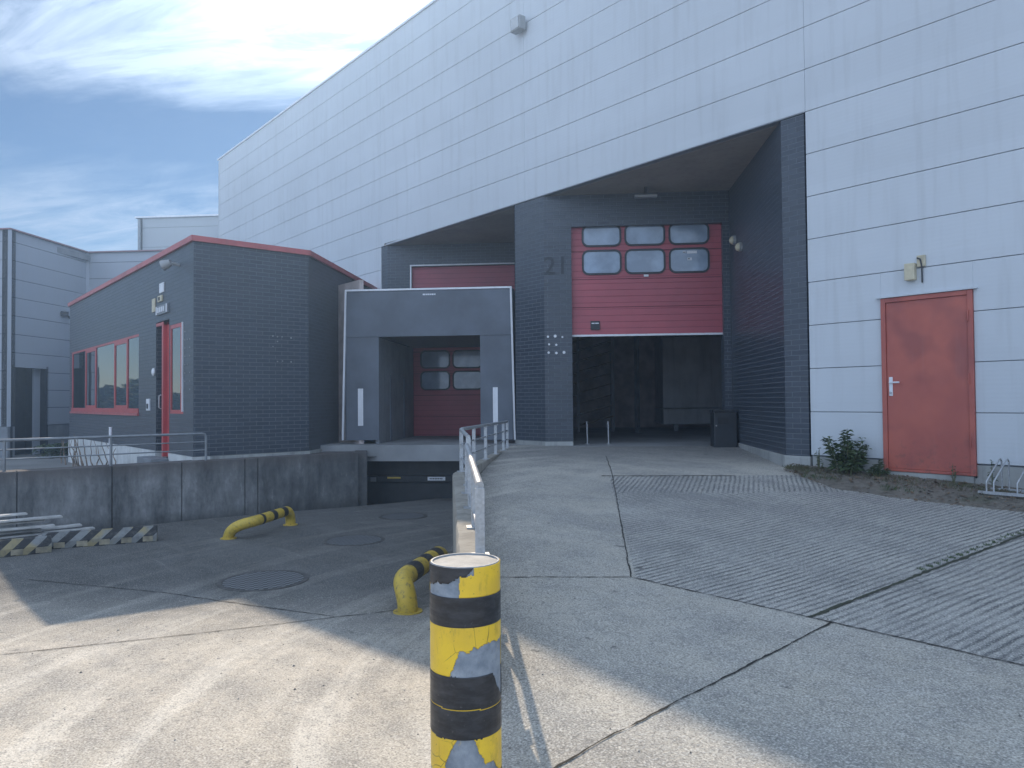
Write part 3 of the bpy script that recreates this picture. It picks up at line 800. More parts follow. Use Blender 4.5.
mb = MB(); mb.pq(-11.49, -11.38, QS-.008, QS-.001, 1.10, 1.88); mb.build('guide_stripe', M['white'], t)
mb = MB(); mb.pq(-8.645, -8.545, QS-.008, QS-.001, 1.10, 1.88); mb.build('guide_stripe', M['white'], t)
mb = MB()
for a, w in ((-10.10,.05),(-10.04,.03),(-10.0,.035),(-9.955,.03),(-9.915,.045),(-9.86,.03)): mb.pq(a, a+w, QS-.018, QS-.0125, 3.815, 3.845)
mb.build('maker_lettering', M['white'], t)
mb = MB(); mb.pq(-11.13, -11.05, QS+.05, QD-.02, .70, 2.95); mb.build('inner_side_panel', M['dirtgrey'], t)
mb = MB()
for q in (9.3, 10.6):
    mb = MB(); mb.pq(-11.05, -11.03, q, q+.08, .71, 2.2); mb.build('inner_rail', M['flap'], t)
mb = MB(); mb.pq(-11.04, -8.9, QS+.04, QD-.02, 2.963, 3.0); mb.build('inner_ceiling', M['dark'], t)

t = thing('dock_leveller', 'black loading dock front below the shelter with hinged lip and rubber buffers', 'dock leveller')
mb = MB(); mb.pq(-11.50, -9.05, QS+.18, QS+.6, -.55, .60); mb.build('pit_front', M['dark'], t)
mb = MB(); mb.pq(-11.3, -8.6, QS+.0, QS+.55, .605, .69); mb.build('lip', M['darkrub'], t, bevel=.01)
mb = MB(); mb.pq(-11.45, -9.1, QS+.05, QS+.179, -.03-.05, .05); mb.build('buffer_beam', M['dark'], t, bevel=.01)
mb = MB(); mb.pq(-10.88, -10.60, QS+.035, QS+.049, -.005, .028); mb.build('yellow_strip', M['yellow'], t)
mb = MB(); mb.pq(-10.03, -9.66, QS+.035, QS+.049, -.045, .03); pl = mb.build('name_plate', M['white'], t)
mb = MB()
for i in range(8): mb.pq(-9.985+i*.035, -9.962+i*.035, QS+.03, QS+.034, -.02, .006)
mb.build('plate_lettering', M['dark'], pl)
mb = MB(); mb.pq(-11.24, -11.12, QS+.035, QS+.049, -.07, .02); mb.build('rating_plate', M['steelgrey'], t)
t = thing('buffer_post', 'short pale grey steel angle standing at the end of the concrete wall by the dock', 'post')
mb = MB(); mb.pq(-11.385, -11.275, QS-.12, QS-.09, -.45, -.03); mb.pq(-11.385, -11.36, QS-.09, QS-.0, -.45, -.03); mb.build('angle', M['steelgrey'], t)

# ------------------------------------------------------------------ ramp wall and railings
t = thing('ramp_wall', 'low rough concrete wall along the left edge of the ramp carrying the railing', 'wall')
mb = MB()
TW = .15
def offs(a, b, c, w):
    # polyline offset to both sides
    d1 = (b-a).normalized(); d2 = (c-b).normalized()
    n1 = Vector((-d1.y, d1.x)); n2 = Vector((-d2.y, d2.x)); nb = (n1+n2).normalized(); k = 1/nb.dot(n1)
    return [a+n1*w/2, b+nb*w/2*k, c+n2*w/2], [a-n1*w/2, b-nb*w/2*k, c-n2*w/2]
Lp, Rp = offs(WA, WB, WC, TW)
P = [(v.x, v.y) for v in Lp] + [(v.x, v.y) for v in Rp[::-1]]
vs = []; N = 90
def lerp_poly(pl, t):
    l1 = (pl[1]-pl[0]).length; l2 = (pl[2]-pl[1]).length; k = t*(l1+l2)
    return pl[0]+(pl[1]-pl[0])*(k/l1) if k < l1 else pl[1]+(pl[2]-pl[1])*min(1, (k-l1)/l2)
for i in range(N+1):
    a = lerp_poly(Lp, i/N); b = lerp_poly(Rp, i/N)
    for (v, z) in ((a, -.6), (a, .665), (a*.93+b*.07, .685), (a*.5+b*.5, .69), (a*.07+b*.93, .685), (b, .665), (b, -.6)):
        j = mnoise.noise(Vector((v.x*9, v.y*9, z*9)))*.008 if z > 0 else 0
        vs.append((v.x+j, v.y+j, z+j))
fs = []
for i in range(N):
    for k in range(6): fs.append((i*7+k, i*7+k+1, (i+1)*7+k+1, (i+1)*7+k))
fs.append(tuple(range(7))); fs.append(tuple(range(N*7, N*7+7))[::-1])
mb.add(vs, fs); mb.build('wall_body', M['kerbtop'], t, smooth=True)

def rail(name, label, cat, A, B, ts, zt, zb, mids, post=(.05, .05), topr=.024, first=None, group='galvanised railings beside the ramp'):
    t = thing(name, label, cat, group)
    A = Vector(A); B = Vector(B); d = (B-A).normalized()
    z = lambda k: zt[0]+(zt[1]-zt[0])*k
    mb = MB(); mb.tube([(A.x, A.y, z(0)), (B.x, B.y, z(1))], topr, 14); mb.build('top_rail', M['galv'], t, smooth=True)
    for m_ in mids:
        mb = MB(); mb.tube([(A.x, A.y, zb+(zt[0]-zb)*m_), (B.x, B.y, zb+(zt[1]-zb)*m_)], .012, 10); mb.build('mid_rail', M['galv'], t, smooth=True)
    for i, k in enumerate(ts):
        c = A+(B-A)*k; w = first if (i == 0 and first) else post
        mb = MB(); mb.beam((c.x, c.y, zb-.01), (c.x, c.y, z(k)-topr*.5), w[0], w[1], up=(d.x, d.y, 0)); mb.build('post', M['galv'], t, bevel=.003)
        mb = MB(); mb.beam((c.x, c.y, zb-.002), (c.x, c.y, zb+.008), .11, .11, up=(d.x, d.y, 0)); mb.build('foot_plate', M['galv'], t)
    return t
rail('railing', 'nearest galvanised railing on the ramp wall, directly behind the bollard', 'railing', (-3.495,-7.145), (-5.945,-5.415), [0, .33, .66, .995], (1.10, 1.16), .69, (.24,), post=(.04,.04), first=(.058,.012), topr=.025)
rail('railing', 'short middle railing section between the bright near rail and the wall corner', 'railing', (-6.50,-4.98), (-7.83,-4.10), [0, .98], (1.21, 1.23), .69, (.33, .66))
pC0, pC1 = Vector((-7.86,-4.06)), Vector((-11.02,-.66))
rail('railing', 'farthest railing running up to the dock shelter with five evenly spaced posts', 'railing', pC0, pC1, [.19, .42, .655, .87, .995], (1.235, 1.20), .69, (.33, .66), post=(.05,.02))

# ------------------------------------------------------------------ retaining wall left + railing + yard
t = thing('retaining_wall', 'stained grey concrete retaining wall holding up the office yard on the left', 'wall')
ys = [-14.2, -11.3, -8.32, -7.06, -6.01, -4.95, -4.72, -2.72]
def wtop(y): return .62
for a, b in zip(ys, ys[1:]):
    mb = MB(); mb.box(-13.36, -13.1, a+.006, b-.006, -.7, wtop(a)); mb.build('wall_panel', M['retain'], t, bevel=.012)
mb = MB(); mb.seg((-13.23,-2.60), (pt(-11.45, QS+.1)), .24, -.7, .62); mb.build('wall_return', M['retain'], t, bevel=.012)
mb = MB(); mb.box(-13.34, -13.13, -14, -2.8, -.7, .60); mb.build('joint_fill', M['gap'], t)

t = thing('yard_railing', 'long thin grey railing on top of the stained retaining wall', 'railing')
Z0, Z1 = .62, 1.08; XR = -13.2
mb = MB(); mb.tube([(XR,-14,Z1),(XR,-9,Z1),(XR,-5.66,Z1),(XR,-5.61,Z1-.012),(XR,-5.59,Z1-.05),(XR,-5.59,Z0-.01)], .022, 12); mb.build('top_rail', M['steelgrey'], t, smooth=True)
for z in (.80, .94):
    mb = MB(); mb.tube([(XR,-14,z),(XR,-5.6,z)], .011, 8); mb.build('mid_rail', M['steelgrey'], t, smooth=True)
for y in (-7.06, -8.47, -9.9, -11.3, -12.7):
    mb = MB(); mb.tube([(XR,y,Z0-.01),(XR,y,Z1)], .022, 12); mb.build('post', M['steelgrey'], t, smooth=True)

def zyard(x, y):
    return interp(x, [-26, -18, -15, -14], [-.10, .0, .22, .50])
def yard_cut(x, y):
    return x > -13.3 or (x > -25.0 and x < -13.7 and y > -5.6 and y+x < -17.2+0) and False
def mat_asphalt():
    m = NT('yard_asphalt'); p = m.pos()
    c = m.mix(m.ramp(m.noise(p, .5, 5), .3, .7), (.16, .16, .155), (.26, .255, .245))
    c = m.mix(m.ramp(m.noise(p, 90, 3), .55, .7, 0, .5), c, (.4, .39, .36))
    return m.out(c, .9, m.bump(m.noise(p, 60, 4), .01, .7), 0, .25)
M['asph'] = mat_asphalt()
o = grid_sheet('yard', -70, -13.3, -40, 0, .7, zyard, M['asph']); tag(o, kind='structure')
mb = MB(); mb.prism([(-13.33,-13.9),(-13.33,-2.66),pt(-11.52, QS+.1),pt(-11.52, QD),(-16.9,0.0),(-13.75,-3.3),(-13.75,-13.9)], .2, .60)
tag(mb.build('platform_pavement', M['retain']), kind='structure')

# ------------------------------------------------------------------ office annexe
of = thing('office_building', 'low dark brick dispatch office with red coping and red framed windows', 'office')
ZR = 4.47
FA = lambda u, tt, z: (-13.65-u, -5.66+tt, z)
mb = MB()
mb.wall(FA, 0, 11.4, .66, ZR, 0, .3, [(3.68, 11.07, 1.40, 3.10), (1.45, 2.35, .5, 3.22), (.58, 1.41, 1.41, 3.09)])
mb.build('window_wall', M['brick'], of)
mb = MB()
mb.box(-13.95, -13.65, -5.36, -3.50, .66, ZR)
mb.build('brick_wall', M['brick'], of); mb = MB()
e = Vector((-13.65,-3.50)); g = Vector((-17.1,-.04))
mb.prism([(-13.65,-3.499),(-17.1,-.04),(-17.35,-.04),(-13.95,-3.499)], .66, ZR)
mb.build('brick_wall', M['brick'], of); mb = MB()
mb.box(-25.05, -24.75, -5.36, -.04, .66, ZR)
mb.build('brick_wall', M['brick'], of)
mb = MB()
mb.wall(FA, -.02, 11.43, -.4, .655, -.02, .28, [(1.45, 2.35, -.4, .66)])
mb.build('whitewashed_plinth', M['whitewash'], of)
mb = MB(); mb.box(-13.93, -13.62, -5.38, -3.49, .3, .655); mb.prism([(-13.62,-3.489),(-17.05,-.02),(-17.4,-.02),(-13.93,-3.489)], .3, .655)
mb.build('grey_plinth', M['plinth'], of)
poly = [(-25.05,-5.66),(-13.65,-5.66),(-13.65,-3.5),(-17.1,-.04),(-25.05,-.04)]
mb = MB(); mb.prism([(-25.0,-5.6),(-13.7,-5.6),(-13.7,-3.52),(-17.12,-.06),(-25.0,-.06)], ZR-.2, ZR-.01); mb.build('roof', M['dirtgrey'], of)
o5 = [(-25.10,-5.71),(-13.60,-5.71),(-13.60,-3.48),(-17.03,-.02),(-25.10,-.02)]
i5 = [(-24.85,-5.46),(-13.85,-5.46),(-13.85,-3.60),(-17.25,-.22),(-24.85,-.22)]
mb = MB(); n = 5; vs = [(x,y,ZR+.001) for x,y in o5]+[(x,y,ZR+.10) for x,y in o5]+[(x,y,ZR+.10) for x,y in i5]+[(x,y,ZR+.001) for x,y in i5]
fs = []
for k in range(3):
    for i in range(n): j = (i+1)%n; fs.append((k*n+i, k*n+j, (k+1)*n+j, (k+1)*n+i))
for i in range(n): j = (i+1)%n; fs.append((3*n+i, 3*n+j, j, i))
mb.add(vs, fs); mb.build('coping', M['red'], of)
mb = MB(); mb.box(-24.7, -14.0, -2.2, -2.1, .5, ZR-.3); mb.box(-24.7,-14,-5.3,-2.2,.45,.5); mb.build('inner_wall', M['interior'], of)
# strip window
mb = MB(); W0, W1 = -24.72, -17.33
mb.box(W0, W1, -5.672, -5.60, 1.40, 1.50); mb.box(W0, W1, -5.655, -5.60, 3.05, 3.10); mb.box(W0, W0+.09, -5.655, -5.60, 1.5, 3.05); mb.box(W1-.03, W1, -5.645, -5.60, 1.5, 3.05)
for x in (-22.85, -21.6, -19.55, -18.34): mb.box(x-.028, x+.028, -5.655, -5.60, 1.5, 3.05)
win = mb.build('strip_window', M['redframe'], of)
for a, b in ((-24.62,-22.89),(-22.81,-21.64),(-21.56,-19.59),(-19.51,-18.38),(-18.30,-17.37)):
    mb = MB(); mb.box(a-.02, b+.02, -5.638, -5.625, 1.5, 3.05); mb.build('pane', M['glass'], win)
for a, b in ((-22.81,-21.64),(-19.51,-18.38)):
    mb = MB(); 
    for (c, d_, e_, f_) in ((a, b, 1.5, 1.57), (a, b, 2.98, 3.05), (a, a+.035, 1.57, 2.98), (b-.035, b, 1.57, 2.98)): mb.box(c, d_, -5.652, -5.639, e_, f_)
    mb.build('sash', M['redframe'], win)
mb = MB(); mb.box(W0-.08, W1+.04, -5.70, -5.661, 1.345, 1.398); mb.build('sill', M['red'], win)
# narrow window
mb = MB()
for c in ((-15.06,-14.24,3.02,3.09),(-15.06,-14.24,1.41,1.48),(-15.06,-15.0,1.48,3.02),(-14.42,-14.26,1.48,3.02)): mb.box(c[0], c[1], -5.655, -5.60, c[2], c[3])
w2 = mb.build('narrow_window', M['redframe'], of)
mb = MB(); mb.box(-15.0, -14.42, -5.64, -5.625, 1.48, 3.02); mb.build('pane', M['glass'], w2)
mb = MB(); mb.box(-14.27, -14.24, -5.68, -5.656, 1.45, 3.09); mb.build('edge_strip', M['white'], w2)
# doorway
mb = MB(); mb.box(-16.0, -15.1, -5.46, -5.40, .5, 3.2); od = mb.build('entrance_door', M['dark'], of)
mb = MB(); mb.box(-15.56, -15.46, -5.672, -5.58, .57, 3.2); mb.box(-16.0, -15.46, -5.66, -5.6, 3.14, 3.2); mb.box(-15.46, -15.12, -5.60, -5.55, .57, 3.14); mb.build('door_frame', M['redframe'], od)
mb = MB(); mb.tube([(-15.41,-5.72,1.5),(-15.41,-5.76,1.52),(-15.41,-5.76,1.75),(-15.41,-5.72,1.77)], .012, 8); mb.build('handle', M['galv'], od, smooth=True)
mb = MB(); mb.box(-16.05, -15.05, -6.0, -5.69, .35, .56); mb.build('door_step', M['dirtgrey'], of, bevel=.01)
# small fittings on the office
def plate(name, lab, cat, x0, x1, z0, z1, th, mat, group=None, parts=()):
    t = thing(name, lab, cat, group)
    mb = MB(); mb.box(x0, x1, -5.661-th, -5.661, z0, z1); mb.build('panel', mat, t, bevel=.004)
    for nm, a, b, c, d_, m_ in parts:
        mb = MB(); mb.box(a, b, -5.661-th-.01, -5.661-th-.001, c, d_); mb.build(nm, m_, t)
    return t
plate('notice_plate', 'small square white notice high on the brick above the office door', 'sign', -15.72, -15.42, 3.78, 3.97, .02, M['white'])
plate('lit_sign_box', 'narrow grey sign box right above the office door', 'sign', -15.88, -15.12, 3.35, 3.53, .035, M['steelgrey'],
      parts=[('end_plate', -15.87, -15.81, 3.36, 3.52, M['white']), ('end_plate', -15.18, -15.13, 3.36, 3.52, M['white']),
             ('lettering', -15.75, -15.68, 3.39, 3.49, M['white']), ('lettering', -15.62, -15.56, 3.39, 3.49, M['white']), ('lettering', -15.5, -15.44, 3.39, 3.49, M['white']), ('lettering', -15.38, -15.32, 3.39, 3.49, M['white'])])
plate('notice_plate', 'tall pale plate fixed left of the sign box over the office door', 'sign', -16.25, -16.03, 3.45, 3.72, .02, M['cream'])
plate('camera_box', 'small pale camera box between the white notice and the sign box', 'camera', -15.80, -15.52, 3.61, 3.73, .03, M['cream'], parts=[('lens', -15.72, -15.64, 3.64, 3.70, M['dark'])])
plate('intercom', 'white intercom box on the brick left of the office door', 'intercom', -16.62, -16.40, 1.46, 1.70, .03, M['white'], parts=[('button_panel', -16.56, -16.46, 1.50, 1.6, M['dark'])])
t = thing('oval_lamp', 'small white oval lamp on the brick left of the office door', 'wall lamp')
mb = MB(); c = Vector((-16.12,-5.661,2.24)); mb.tube([c, c+Vector((0,-.03,0)), c+Vector((0,-.045,0)), c+Vector((0,-.055,0))], .1, 20, rs=[.075,.075,.05,.01]); o = mb.build('lens', M['white'], t, smooth=True)
o.scale = (1, 1, 1.0)
mb = MB(); mb.tube([c+Vector((0,-.001,0)), c+Vector((0,-.015,0))], .085, 20); mb.build('base', M['lampgrey'], t)
t = thing('corner_floodlight', 'small round spotlight near the top corner of the brick office', 'floodlight')
mb = MB(); mb.tube([(-14.45,-5.66,4.16),(-14.45,-5.80,4.18)], .03, 10); mb.build('bracket', M['lampgrey'], t)
mb = MB(); mb.tube([(-14.5,-5.80,4.2),(-14.6,-5.92,4.14)], .09, 16, rs=[.06,.10]); mb.build('head', M['lampgrey'], t, smooth=True)
t = thing('white_stake', 'thin white upright pole in front of the whitewashed office plinth', 'pole')
mb = MB(); mb.tube([(-15.9,-6.5,.40),(-15.9,-6.5,1.14)], .028, 10); mb.build('shaft', M['white'], t, smooth=True)
mb = MB(); mb.tube([(-15.9,-6.5,1.141),(-15.9,-6.5,1.16)], .032, 10); mb.build('cap', M['white'], t)
# pale screw dots and lime marks on the chamfered brick face
mb = MB()
for (y, z, r) in ((-4.22,2.86,.016),(-4.13,2.85,.013),(-4.04,2.85,.012),(-3.86,2.84,.018),(-4.13,2.76,.013),(-4.22,2.66,.011),(-4.13,2.38,.013),(-4.03,2.39,.012),(-3.86,2.38,.016)):
    mb = MB(); mb.tube([(-13.65,y,z),(-13.637,y,z)], r, 8); mb.build('screw_cap', M['lampgrey'], of)
mb = MB()
for x in (-14.12,-13.98,-13.84):
    for z in (3.0-.15*i for i in range(0, 8, 1)):
        if random.random() < .6:
            mb = MB(); mb.tube([(x,-5.66,z-.1),(x,-5.672,z-.1)], .012, 8); mb.build('screw_cap', M['lampgrey'], of)

# ------------------------------------------------------------------ far buildings
def pxy(p, q): return pt(p, q)
fb = thing('far_warehouse', 'distant grey panelled warehouse at the left edge with a dark gateway', 'warehouse')
# corner points (plan)
A0 = Vector((-28.79,-6.74)); A1 = Vector((-31.24,-3.75))
dq = Vector((-S, S)); dp_ = Vector((S, S))
A1 = A0 + dq*3.85
Aend = A1 + dp_*6
Aleft = A0 - dp_*.5
H = 7.27
mb = MB()
def clad_run(mb, a, b, z0, z1, op=None, th=.06, back=None, row=.6):
    a = Vector(a); b = Vector(b); L = (b-a).length; d = (b-a)/L; n = Vector((d.y, -d.x))
    F = lambda u, t, z: ((a+d*u+n*t).x, (a+d*u+n*t).y, z)
    z = z0
    while z < z1-.01:
        zz = min(z+row, z1)
        mb.wall(F, 0.004, L-.004, z+.008, zz-.008, 0, th, op or ())
        z = zz
    if back is not None: back.wall(F, 0, L, z0, z1, th*.6, th+.2, op or ())
bk = MB()
gate = [(.25, 1.75, -.3, 2.85)]
clad_run(mb, A1, A0, .9, H, [(3.85-1.75, 3.85-.12, -.3, 2.83)], back=bk)
clad_run(mb, Aend, A1, .9, H, back=bk)
clad_run(mb, A0, Aleft, .9, H, back=bk)
clad_run(mb, Aleft, Aleft+Vector((-20, 0)), .9, H, back=bk)
mb.build('cladding', M['cladfar'], fb)
bk.build('backing_wall', M['gap'], fb)
mb = MB()
for a, b in ((A1, A0 + dq*1.75), (A0 + dq*.12, A0), (Aend, A1), (A0, Aleft), (Aleft, Aleft+Vector((-20,0)))):
    a = Vector(a); b = Vector(b); d = (b-a).normalized(); n = Vector((d.y, -d.x))
    c = a+n*.03; e_ = b+n*.03
    mb.seg(c+n*.12, e_+n*.12, .24, -.4, .895)
mb.build('concrete_base', M['dirtgrey'], fb)
mb = MB()
ring = [Aleft+Vector((-20,0)), Aleft, A0, A1, Aend]
for a, b in zip(ring, ring[1:]): mb.seg(a, b, .16, H, H+.045, e=.06)
mb.build('roof_trim', M['faded_red'], fb)
for c in (A0, Aleft, A1):
    mb = MB(); mb.box(c.x-.05, c.x+.05, c.y-.05, c.y+.05, .9, H-.002); mb.build('corner_trim', M['cladfar'], fb)
mb = MB(); g0 = A0+dq*.12; g1 = A0+dq*1.75; nn = dp_
mb.seg(g0-nn*.8+Vector((0,0)), g1-nn*.8, .1, -.2, 2.9); mb.build('gateway_dark', M['dark'], fb)  # black sheet and reveals paint in the shade inside the gateway
mb = MB(); mb.seg(g1, g1-nn*.8, .1, -.2, 2.9); mb.build('gate_reveal', M['dark'], fb); mb = MB(); mb.seg(g1-dq*.35-nn*.25, g1-nn*.25, .06, -.2, 2.83); mb.build('gate_reveal', M['cladfar'], fb)
mb = MB(); mb.seg(g0, g0-nn*.8, .1, -.2, 2.9); mb.build('gate_reveal', M['dark'], fb)
mb = MB(); mb.prism([tuple(ring[0]+Vector((0,.2))), tuple(ring[1]+Vector((-.1,.3))), tuple(A0+Vector((-.3,.1))), tuple(A1+Vector((-.1,.3))), tuple(Aend+Vector((-.2,.3))), (Aend.x-4, Aend.y+6), (ring[0].x, 12)], H-.3, H-.1)
mb.build('roof', M['dirtgrey'], fb)
t = thing('gate_lamp', 'tiny dark lamp on the distant grey warehouse wall right of its gateway', 'wall lamp')
c = A0+dq*2.55+dp_*.05; 
mb = MB(); mb.box(c.x-.1, c.x+.14, c.y-.14, c.y+.1, 4.75, 4.9); mb.build('housing', M['dark'], t)
mb = MB(); mb.tube([(c.x-.1, c.y+.1, 4.8),(c.x-.2,c.y+.2,4.7)], .03, 8); mb.build('arm', M['dark'], t)

hb = thing('tall_block', 'tall light grey block rising behind the brick office roof', 'building')
B0 = Vector((-41.37,.07)); B1 = B0+dp_*12
mb = MB(); bk = MB()
clad_run(mb, B1, B0, -.4, 11.1, back=bk, row=1.0); clad_run(mb, B0, B0+dq*14, -.4, 11.1, back=bk, row=1.0)
mb.build('cladding', M['cladfar2'], hb); bk.build('backing_wall', M['gap'], hb)
mb = MB(); mb.seg(B0, B1, .2, 11.1, 11.18, e=.08); mb.seg(B0, B0+dq*14, .2, 11.1, 11.18, e=.08); mb.build('roof_trim', M['white'], hb)
mb = MB(); mb.tube([(B0.x+.25, B0.y+.02, -.3),(B0.x+.25, B0.y+.02, 11.0)], .07, 8); mb.build('downpipe', M['steelgrey'], hb)
mb = MB(); mb.prism([tuple(B0+dp_*.3+dq*.3), tuple(B1+dq*.3), tuple(B1+dq*14), tuple(B0+dp_*.3+dq*14)], 10.6, 10.8); mb.build('roof', M['dirtgrey'], hb)

# ------------------------------------------------------------------ bollard
bol = thing('bollard', 'big yellow and black banded round bollard with peeling film in the foreground', 'bollard')
BC = Vector((-2.34, -8.11)); RB = .134; ZTOP = .985
rt = Vector((SY, CY)); tc = (Vector((CAM.x, CAM.y)) - BC).normalized()
zb = zg(BC.x, BC.y) - .05
mb = MB(); mb.tube([(BC.x,BC.y,zb),(BC.x,BC.y,ZTOP-.004),(BC.x,BC.y,ZTOP)], RB, 96, caps=False, rs=[RB,RB,RB-.002])
n0 = len(mb.v)
ring = []
for k in range(96):
    a = 2*math.pi*k/96; ring.append((BC.x+math.cos(a)*(RB-.002), BC.y+math.sin(a)*(RB-.002), ZTOP)); 
ring2 = [(BC.x+(x-BC.x)*.955, BC.y+(y-BC.y)*.955, ZTOP) for x,y,z in ring]; ring3 = [(x,y,ZTOP-.012) for x,y,z in ring2]
mb.add(ring+ring2+ring3, [(k,(k+1)%96,96+(k+1)%96,96+k) for k in range(96)]+[(96+k,96+(k+1)%96,192+(k+1)%96,192+k) for k in range(96)])
mb.build('steel_pipe', M['bsteel'], bol, smooth=True)
mb = MB(); vs = [(BC.x, BC.y, ZTOP-.003)]; fs = []
rr_ = [.02,.05,.08,.105,.1285]
for j, r in enumerate(rr_):
    for k in range(48):
        a = 2*math.pi*k/48; x = BC.x+math.cos(a)*r; y = BC.y+math.sin(a)*r
        vs.append((x, y, ZTOP-.004-.003*(r/.13)**4+.003*mnoise.noise(Vector((x*30,y*30,0)))))
for k in range(48): fs.append((0, 1+k, 1+(k+1)%48))
for j in range(4):
    for k in range(48): fs.append((1+j*48+k, 1+(j+1)*48+k, 1+(j+1)*48+(k+1)%48, 1+j*48+(k+1)%48))
mb.add(vs, fs); mb.build('concrete_fill', M['fill'], bol, smooth=True)
def film_kind(xp, front, h):
    j = .016*mnoise.noise(Vector((xp*4.2, h*26, 2+front))) + .007*mnoise.noise(Vector((xp*16, h*90, 7)))
    jx = .10*mnoise.noise(Vector((h*34, xp*3, 4+front)))
    if h < .108:
        if front:
            if xp < .30 - h*6.0 + jx or (xp < -.08 and h < .058):
                lim = .030 + .028*max(0, -xp) + (.012 if xp < -.1 else 0)
                if h < lim + j: return 'b'
            if xp > -.09 + jx*.5 and not (h < .03+j and xp < .3): return 'y'
            return None
        return 'y'
    if h < .219 + j*.12: return 'b'
    if h < .400 + j*.1:
        if front:
            lim = .405 - .10*ss((xp+.42)/.35) - .022*max(0, xp) if xp > -.45 else 9
            if h > lim + j: return None
            if xp > .93 and h > .30: return None
        return 'y'
    if h < .631 + j*.12:
        if front and xp > .78 and h < .40 + .10*(xp-.78)/.2 + j*.6: return None
        if abs(h-.522-.004*xp) < .0022: return 'y'
        return 'b'
    if h < .98:
        if front:
            lo_l = .631 + .13*ss((-xp-.12)/.6)
            lo_r = .631 + .09*ss((xp-.25)/.35) + .06*ss((xp-.75)/.2)
            if (xp < -.12 and h < lo_l + j*1.2) or (xp > .25 and h < lo_r + j*1.2): return 'y'
            if h > .80 + j: return 'b' if h < .9 else 'y'
            return None
        return 'y' if h < .8 else 'b'
    return None
kinds = {'y': MB(), 'b': MB()}
NA, NH = 288, 232; dh = .98/NH
for kd in kinds.values(): kd.ix = {}
def vtx(kd, i, j, rad):
    i %= NA; key = (i, j)
    m_ = kinds[kd]
    if key not in m_.ix:
        a = 2*math.pi*i/NA; wob = 0.0007*mnoise.noise(Vector((i*.13, j*.11, 1)))
        m_.ix[key] = len(m_.v); m_.v.append((BC.x+math.cos(a)*(rad+wob), BC.y+math.sin(a)*(rad+wob), ZTOP-.003-j*dh))
    return m_.ix[key]
for i in range(NA):
    a = 2*math.pi*(i+.5)/NA; n_ = Vector((math.cos(a), math.sin(a)))
    xp = n_.dot(rt); front = 1 if n_.dot(tc) > 0 else 0
    for j in range(NH):
        k = film_kind(xp, front, (j+.5)*dh)
        if k:
            rad = RB + (.0016 if k == 'y' else .0026)
            kinds[k].f.append((vtx(k,i,j,rad), vtx(k,i,j+1,rad), vtx(k,i+1,j+1,rad), vtx(k,i+1,j,rad)))
for k, nm, mt in (('y','yellow_film',M['film']),('b','black_tape',M['tape'])):
    o = kinds[k].build(nm, mt, bol, smooth=True, fixn=False)
    sm = o.modifiers.new('solid', 'SOLIDIFY'); sm.thickness = .0012; sm.offset = 0

# ------------------------------------------------------------------ tubular wheel guides
def wheel_guide(label, B, A, E, r, h, bands):
    # B flared ground end, A start of the straight run, E far end (plan points)
    t = thing('wheel_guide', label, 'wheel guide', 'bent yellow steel wheel guides in the dock lane')
    B = Vector(B); A = Vector(A); E = Vector(E); d = (E-A).normalized(); L = (E-A).length
    zA = zg(*A); zB = zg(*B); zE = zg(*E)
    P3 = Vector((B.x, B.y, zB)); P0 = Vector((A.x, A.y, zA+h)); k = .62*h+.10
    P1 = P0 - Vector((d.x, d.y, 0))*k; P2 = P3 + Vector((0,0,h*.80))
    path = []
    for i in range(17):
        u = 1-i/16; path.append(P0*(1-u)**3 + P1*3*u*(1-u)**2 + P2*3*u*u*(1-u) + P3*u**3)
    rb = h*.7
    for i in range(1, 12):
        x = (L-rb)*i/11; path.append(Vector((A.x+d.x*x, A.y+d.y*x, zA+(zE-zA)*x/L+h)))
    for i in range(1, 9):
        an = R(90*i/8); x = L-rb+rb*math.sin(an); z = h-rb+rb*math.cos(an)
        path.append(Vector((A.x+d.x*x, A.y+d.y*x, zE+z)))
    e = path[-1]; path.append(Vector((e.x, e.y, zE)))
    mb = MB(); mb.tube(path, r, 24); mb.build('bent_tube', M['yellow'], t, smooth=True)
    for (u0, u1) in bands:
        pp = [(A.x+d.x*x, A.y+d.y*x, zA+(zE-zA)*x/L+h) for x in ((L-rb)*(u0+(u1-u0)*i/4) for i in range(5))]
        mb = MB(); mb.tube(pp, r+.002, 24); mb.build('black_band', M['tape'], t, smooth=True)
    for P in (P3, path[-1]):
        mb = MB(); mb.tube([(P.x, P.y, P.z-.005), (P.x, P.y, P.z+.012)], r*1.45, 20); mb.build('foot_plate', M['yellow'], t, bevel=.002)
    return t
wheel_guide('far yellow wheel guide with black bands near the retaining wall', (-10.88,-6.02), (-10.72,-5.66), (-11.40,-4.86), .078, .24, [(.06,.14),(.42,.56),(.80,.95)])
wheel_guide('near yellow wheel guide with black bands just left of the bollard', (-5.86,-6.16), (-6.15,-5.98), (-6.90,-5.05), .092, .27, [(.04,.24),(.42,.60),(.78,.95)])

